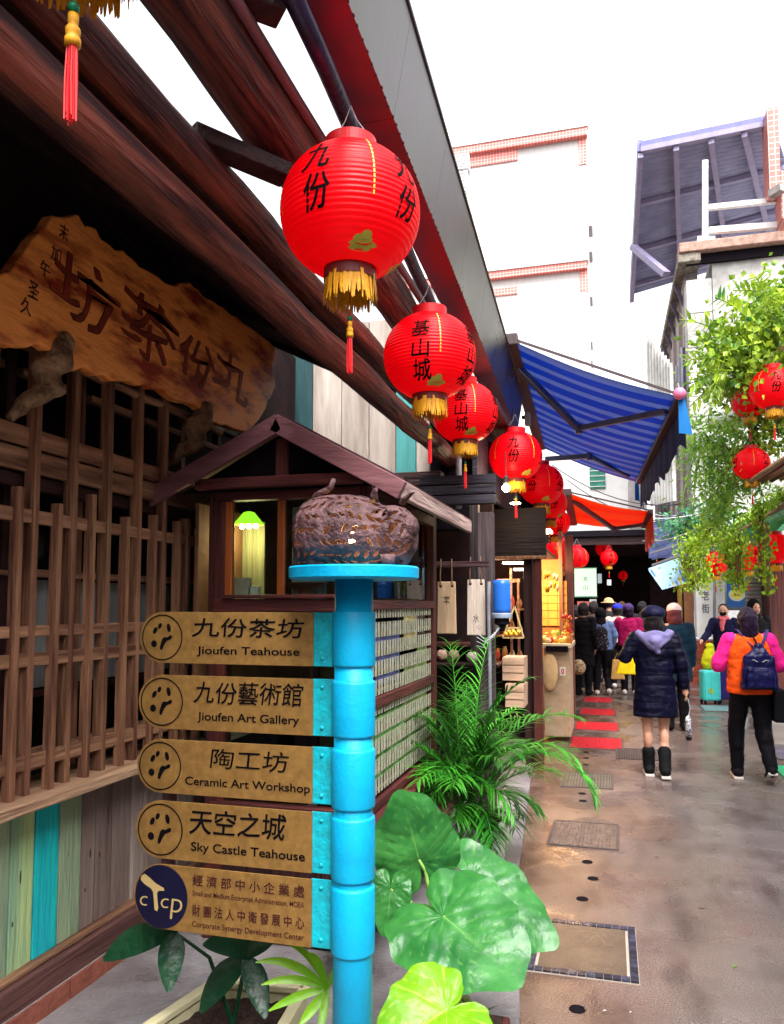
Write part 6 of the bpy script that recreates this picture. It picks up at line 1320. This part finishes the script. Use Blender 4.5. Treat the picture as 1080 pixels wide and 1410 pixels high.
# 1 woman in navy coat
p = az(905, 1068, 0)
t, Sm = person(p.x, p.y, .05, 1.575, 'person in knee-length navy coat, lilac hood and beret walking away in ankle boots', dict(kl=(-.075, .0, .46), al=(-.07, .02, .085), kr=(.075, .03, .46), ar=(.06, -.13, .10), fl=0, fr=0, el=(-.27, -.02, 1.12), wl=(-.26, .16, 1.10), er=(.235, -.05, 1.06), wr=(.265, -.03, .84)),
    dict(coat=(navy, .56, 1.0), shoes=(boots, .38, sole), hair=(hairb, .06), beret=(beret_m,), hood_down=(lilac,)), vox=.009)
T = wm(t) @ Sm
b = empty('umbrella', T @ V((.29, -.03, .74)), 0, 'small folded silver patterned umbrella dangling from the hand of the person in navy', 'umbrella'); Tb = wm(b)
MB(Tb).tube([(0, 0, 0), (.02, 0, -.10), (0, 0, -.17)], .004, 6).build('strap', wirew, b); MB(Tb).lathe([(.010, -.16), (.025, -.18), (.032, -.24), (.030, -.33), (.018, -.36)], 14).build('folded_canopy', pm_('silver_print', (.55, .52, .56), (.06, .05, .07), rough=.3, sc=45, lo=.45, hi=.55), b, smooth=True); MB(Tb).lathe([(.022, -.355), (.026, -.36), (.024, -.385), (.008, -.39)], 14).build('handle', boots, b)
# 2 woman in orange vest
p = az(1037, 1075, 0)
t, Sm = person(p.x, p.y, .0, 1.57, 'person in orange padded vest over pink sleeves with a small navy backpack, walking away', dict(kl=(-.12, .06, .47), al=(-.115, .10, .085), kr=(.10, .0, .46), ar=(.13, -.16, .16), fr=1, el=(-.265, .02, 1.06), wl=(-.17, .22, 1.12), er=(.265, .02, 1.06), wr=(.17, .22, 1.10)),
    dict(trousers=(blk, .0), jacket=(orange, .80, 1.08, False), sleeves=(pink,), shoes=(blk, 0, sole), hair=(hair2, .20)), vox=.009)
bp = empty('backpack', wm(t) @ Sm @ V((.05, -.17, .88)), 0, 'small navy nylon backpack worn on the orange vest', 'backpack'); Tb = wm(bp); ny = pm_('navy_nylon', (.008, .008, .06), (.004, .004, .03), rough=.3, bump=.4, sc=6)
m = MB(); m.box((0, -.02, .13), (.31, .14, .30), None, .80); m.box((0, -.02, .30), (.22, .11, .09), None, .5); m.box((0, -.09, .08), (.24, .09, .17), None, .88); m.ell((0, -.01, .34), (.05, .04, .05)); o = blob(m, 'bag', ny, bp, .008, 14, .010)
for sg in (-1, 1):
    MB(Tb).tube([(sg * .03, .03, .35), (sg * .085 - .01, .075, .43), (sg * .125 - .02, .12, .50), (sg * .13 - .02, .19, .50)], .017, 8, True, .35).build('strap', pm_('strap_purple', (.05, .04, .14)), bp, smooth=True)
    MB(Tb).tube([(sg * .02 + sg * .075, -.06, .225), (sg * .05, -.085, .245), (sg * .02, -.092, .225)], .0035, 6).build('zip', wirew, bp)
MB(Tb).tube([(-.09, -.085, .03), (0, -.115, .025), (.09, -.085, .03)], .004, 6).build('zip', pm_('brass_zip', (.6, .5, .3), bump=0), bp)
b = empty('shoulder_bag', wm(t) @ Sm @ V((.23, -.02, .56)), 0, 'flat black shoulder bag hanging at the hip of the person in the orange vest', 'bag'); m = MB(wm(b)); m.box((0, 0, .14), (.10, .16, .30)); m.build('bag_body', blk, b, bevel=.02); MB(wm(b)).tube([(0, 0, .28), (-.10, -.10, .55), (-.22, -.12, .78)], .008, 6).build('strap', blk, b)
# 3 stooping person with denim jacket
p = az(829, 957, 0)
t, Sm = person(p.x, p.y, .1, 1.52, 'person in pale denim jacket with dark patterned backpack walking away near the stall', dict(kr=(.10, .08, .47), ar=(.12, -.10, .12), fr=1, el=(-.27, .0, 1.1), wl=(-.2, .15, 1.0), er=(.25, .0, 1.1), wr=(.22, .1, .9)), dict(jacket=(denim, .84, 1.12), trousers=(blk, 0), shoes=(sole, 0), hood_up=(blk,)), vox=.012)
b = empty('backpack', wm(t) @ Sm @ V((0, -.19, .85)), 0, 'dark backpack with pale speckled pattern on the denim jacket', 'backpack'); m = MB(); m.ell((0, -.03, .12), (.13, .08, .15)); m.ell((0, -.03, .28), (.11, .07, .13)); blob(m, 'bag', pm_('speckled_bag', (.55, .5, .5), (.015, .012, .02), sc=38, lo=.60, hi=.66), b, .012, 2, 0); m = MB(wm(b)); m.tube([(0, .03, .38), (0, .05, .44)], .01); m.build('handle', blk, b)
# 4 magenta coat
p = az(868, 957, 0)
t, Sm = person(p.x, p.y, -.1, 1.6, 'person in magenta coat and dark cap carrying a yellow shopping bag', dict(kl=(-.10, .05, .46), el=(-.28, .05, 1.12), wl=(-.22, .24, 1.08)), dict(jacket=(magenta, .86, 1.05), trousers=(blk, 0), shoes=(sole, 0), hair=(hair2, .05), beanie=(pm_('plum_cap', (.06, .03, .12)),)), vox=.012)
b = empty('yellow_bag', ay(866, 926, 13.6), 0, 'bright yellow shopping bag at the side of the person in magenta', 'bag'); m = MB(wm(b)); m.box((-.03, 0, .13), (.36, .10, .32), None, .45); m.build('bag_body', pm_('bag_yellow', (.85, .62, .01), rough=.4, bump=.3), b, bevel=.02); MB(wm(b)).tube([(-.06, 0, .28), (-.02, 0, .45), (.02, 0, .28)], .008, 6).build('handle', goldp, b)
b = empty('tan_bag', ay(851, 932, 14.3), 0, 'tan paper bag left of the yellow shopping bag', 'bag'); m = MB(wm(b)); m.box((0, 0, .13), (.24, .1, .34), None, .7); m.build('bag_body', pm_('bag_tan', (.62, .36, .12), rough=.5), b, bevel=.015); MB(wm(b)).tube([(-.06, 0, .28), (0, 0, .42), (.06, 0, .28)], .006, 6).build('handle', goldp, b)
# others
p = az(853, 950, 0); person(p.x, p.y + .3, .1, 1.6, 'person in cream sleeve and bright blue knitted hat beside the magenta coat', dict(el=(-.26, .05, 1.15), wl=(-.2, .2, 1.2)), dict(jacket=(pm_('cream_coat', (.62, .48, .40)), .86, 1.0), trousers=(blk, 0), shoes=(sole, 0), hair=(hairb, .03), beanie=(pm_('royal_blue_hat', (.02, .03, .5)),)), vox=.014)
q = ay(930, 905, 10.6); person(q.x, 10.6, .1, 1.60, 'person in dark teal coat, auburn hair and pale pink cap, behind the navy coat', dict(), dict(coat=(teal, .62, 1.0), trousers=(blk, 0), shoes=(blk, 0), hair=(pm_('auburn_hair', (.12, .03, .04)), .09), beanie=(hatp,)), vox=.012)
q = ay(998, 900, 14.6); t, Sm = person(q.x, 14.6, math.pi - .2, 1.60, 'person in navy coat, pink scarf and black face mask facing the camera beside the suitcase', dict(er=(.26, .05, 1.08), wr=(.33, .25, .98)), dict(coat=(pm_('navy_wool', (.008, .007, .04)), .60, 1.0), trousers=(blk, 0), shoes=(blk, 0), hair=(hairb, .05), mask=(blk,), scarf=(pm_('coral_scarf', (.75, .15, .18)),)), vox=.012, facing=True)
q = ay(1041, 900, 13.2); person(q.x, 13.2, math.pi + .3, 1.66, 'person in black coat with hood facing the camera behind the orange vest', dict(), dict(coat=(blk, .62, 1.08), trousers=(blk, 0), shoes=(blk, 0), hair=(hairb, .0), hood_up=(blk,) ), vox=.012, facing=True)
for k, (px, Y, hh, wr_, lab) in enumerate(((803, 14.2, 1.62, dict(coat=(blk, .5, 1.0), trousers=(blk, 0), shoes=(blk, 0), hair=(hairb, .05)), 'person in long black coat standing by the stall, far left of the crowd'), (840, 17.5, 1.72, dict(coat=(greyc, .6, 1.05), trousers=(blk, 0), shoes=(blk, 0), hair=(hairb, .0), sunhat=(straw,)), 'person in a straw sunhat in the middle of the crowd'), (885, 16.5, 1.66, dict(jacket=(greyc, .84, 1.05), trousers=(blk, 0), shoes=(blk, 0), hair=(hairb, .02)), 'bareheaded person in grey between the magenta and navy coats'), (818, 16.5, 1.66, dict(jacket=(pm_('grey_brown_coat', (.05, .03, .025)), .8, 1.05), trousers=(blk, 0), shoes=(blk, 0), hair=(hairb, .06)), 'person in brownish coat behind the denim jacket'), (858, 18.5, 1.66, dict(jacket=(blk, .8, 1.05), trousers=(blk, 0), shoes=(blk, 0), hair=(pm_('brown_hair', (.06, .03, .015)), .06)), 'brown-haired person deepest in the crowd'), (795, 15.5, 1.58, dict(jacket=(pm_('dim_red_coat', (.07, .012, .012)), .8, 1.05), trousers=(blk, 0), shoes=(blk, 0), hair=(hairb, .06)), 'person in dim red coat browsing at the stall side'))):
    q = ay(px, 900, Y); person(q.x, Y, random.uniform(-.4, .4), hh, lab, dict(head=(random.uniform(-.02, .02), random.uniform(0, .04), 1.485 + random.uniform(-.01, .01)), el=(-.26, random.uniform(-.08, .05), 1.07), wl=(-.2, random.uniform(.05, .2), random.uniform(.9, 1.15)), kr=(.10, random.uniform(-.02, .08), .46)), wr_, vox=.014)
b = empty('floral_bag', ay(797, 925, 13.6), 0, 'beige floral handbag held low beside the stall', 'bag'); MB(wm(b)).ell((0, 0, .08), (.12, .08, .13), 14, 10).build('bag_body', pm_('floral', (.55, .42, .25), (.18, .10, .06), sc=30, lo=.45, hi=.55), b, smooth=True); MB(wm(b)).tube([(-.08, 0, .18), (0, 0, .3), (.08, 0, .18)], .01, 6).build('handle', blk, b)
# suitcase with yellow umbrella bag
A, B = ay(966, 914, 13.4), ay(991, 957, 13.4); w2 = (B.x - A.x) / 2 * 1.12; hh = A.z - B.z; t = empty('suitcase', ((A.x + B.x) / 2, 13.5, 0), .25, 'turquoise hard-shell suitcase on wheels', 'suitcase'); t['label'] = 'turquoise hard-shell suitcase on black wheels standing in the lane'; T = wm(t)
case = pm_('turquoise_shell', (.08, .62, .62), (.06, .55, .56), rough=.25, bump=0)
MB(T).box((0, 0, .06 + hh / 2), (2 * w2, .22, hh)).build('shell', case, t, bevel=.04)
for sx_ in (-1, 1):
    for sy_ in (-1, 1): MB(T).tube([(sx_ * w2 * .75 - .012, sy_ * .08, .032), (sx_ * w2 * .75 + .012, sy_ * .08, .032)], .032, 12).build('wheel', blk, t)
    MB(T).beam((sx_ * w2 * .4, 0, .06 + hh), (sx_ * w2 * .4, 0, hh + .42), .018, .014).build('handle_rod', pm_('rod_grey', (.3, .3, .32), metal=.6, bump=0), t)
for k in range(3): MB(T).bx(-w2 * .7 + k * w2 * .7 - .012, -w2 * .7 + k * w2 * .7 + .012, -.118, -.112, .14, hh - .03).build('rib', case, t)
m = MB(T)
for k in range(5): m.ell((-.03 + .03 * math.cos(k * 1.3), -.122, .22 + .03 * math.sin(k * 1.3)), (.018, .003, .02), 8, 5)
m.build('sticker', pm_('sticker_green', (.35, .5, .05), bump=0), t)
MB(T).beam((-w2 * .45, 0, hh + .42), (w2 * .45, 0, hh + .42), .03, .025).build('handle_grip', blk, t)
b = empty('yellow_bag', T @ V((0, 0, .06 + hh)), .2, 'yellow-green drawstring bag resting on top of the turquoise suitcase', 'bag'); m = MB(); m.ell((0, 0, .13), (.13, .09, .13)); m.caps((0, 0, .18), .11, (.01, 0, .36), .07); blob(m, 'bag_body', pm_('lime_nylon', (.62, .68, .02), (.5, .55, .01), rough=.4), b, .012, 2, .012); MB(wm(b)).tube([(-.03, 0, .4), (0, 0, .44), (.03, 0, .4)], .006, 6).build('drawstring', blk, b)
b = empty('suitcase', (T @ V((.30, .15, 0))), .2, 'dark purple suitcase half hidden behind the turquoise one', 'suitcase'); MB(wm(b)).box((0, 0, .34), (.28, .2, .56)).build('shell', pm_('purple_shell', (.05, .03, .2), rough=.3, bump=0), b, bevel=.03)
for sg in (-1, 1): MB(wm(b)).tube([(sg * .1 - .01, -.07, .03), (sg * .1 + .01, -.07, .03)], .03, 12).build('wheel', blk, b)
b = empty('stone_lantern', ay(1072, 885, 12.0), 0, 'pale rounded object', 'stone') if False else None

# ------------------------------------------------------------------ bits lying on the wet street
random.seed(77)
lit_m = [mat('dead_leaf', (.22, .12, .04), (.10, .05, .02), rough=.5), mat('paper_scrap', (.5, .47, .43), rough=.6, bump=0), mat('green_leaf_bit', (.12, .25, .04), rough=.4)]
spots = [(725, 1188, 0, 'brown fallen leaf in the wet corner by the white pot'), (742, 1196, 0, 'brown fallen leaf on the edge of the pale pavement by the pot'), (828, 1204, 1, 'tiny pale scrap beside the middle drain holes'), (833, 1392, 1, 'small pale scrap right of the nearest drain hole'), (869, 1394, 1, 'small pale scrap farthest right near the bottom of the street'), (795, 1118, 0, 'brown leaf strip lying between tread plate and grey-green cover'), (968, 1250, 0, 'single brown leaf in the open street on the right'), (1012, 1330, 2, 'small green leaf on the street at the lower right'), (905, 1180, 0, 'small brown leaf mid-street beyond the tiled cover'), (765, 1235, 0, 'brown leaf bit between big leaves and tiled cover')]
for px, py, k, lab in spots:
    p = az(px, py, .004 if px > 750 else .04); a = random.uniform(0, 6.28); s_ = random.uniform(.014, .024) * (.5 if k == 1 else 1); d = V((math.cos(a), math.sin(a), 0)); n_ = V((-d.y, d.x, 0))
    m = MB(); m.add([p - d * s_, p + n_ * s_ * .4 + V((0, 0, .003)), p + d * s_, p - n_ * s_ * .4 + V((0, 0, .004)), p + V((0, 0, .001))], [(0, 4, 1), (1, 4, 2), (2, 4, 3), (3, 4, 0)])
    tag(m.build('fallen_leaf' if k != 1 else 'paper_scrap', lit_m[k], smooth=True), lab, 'leaf' if k != 1 else 'scrap')
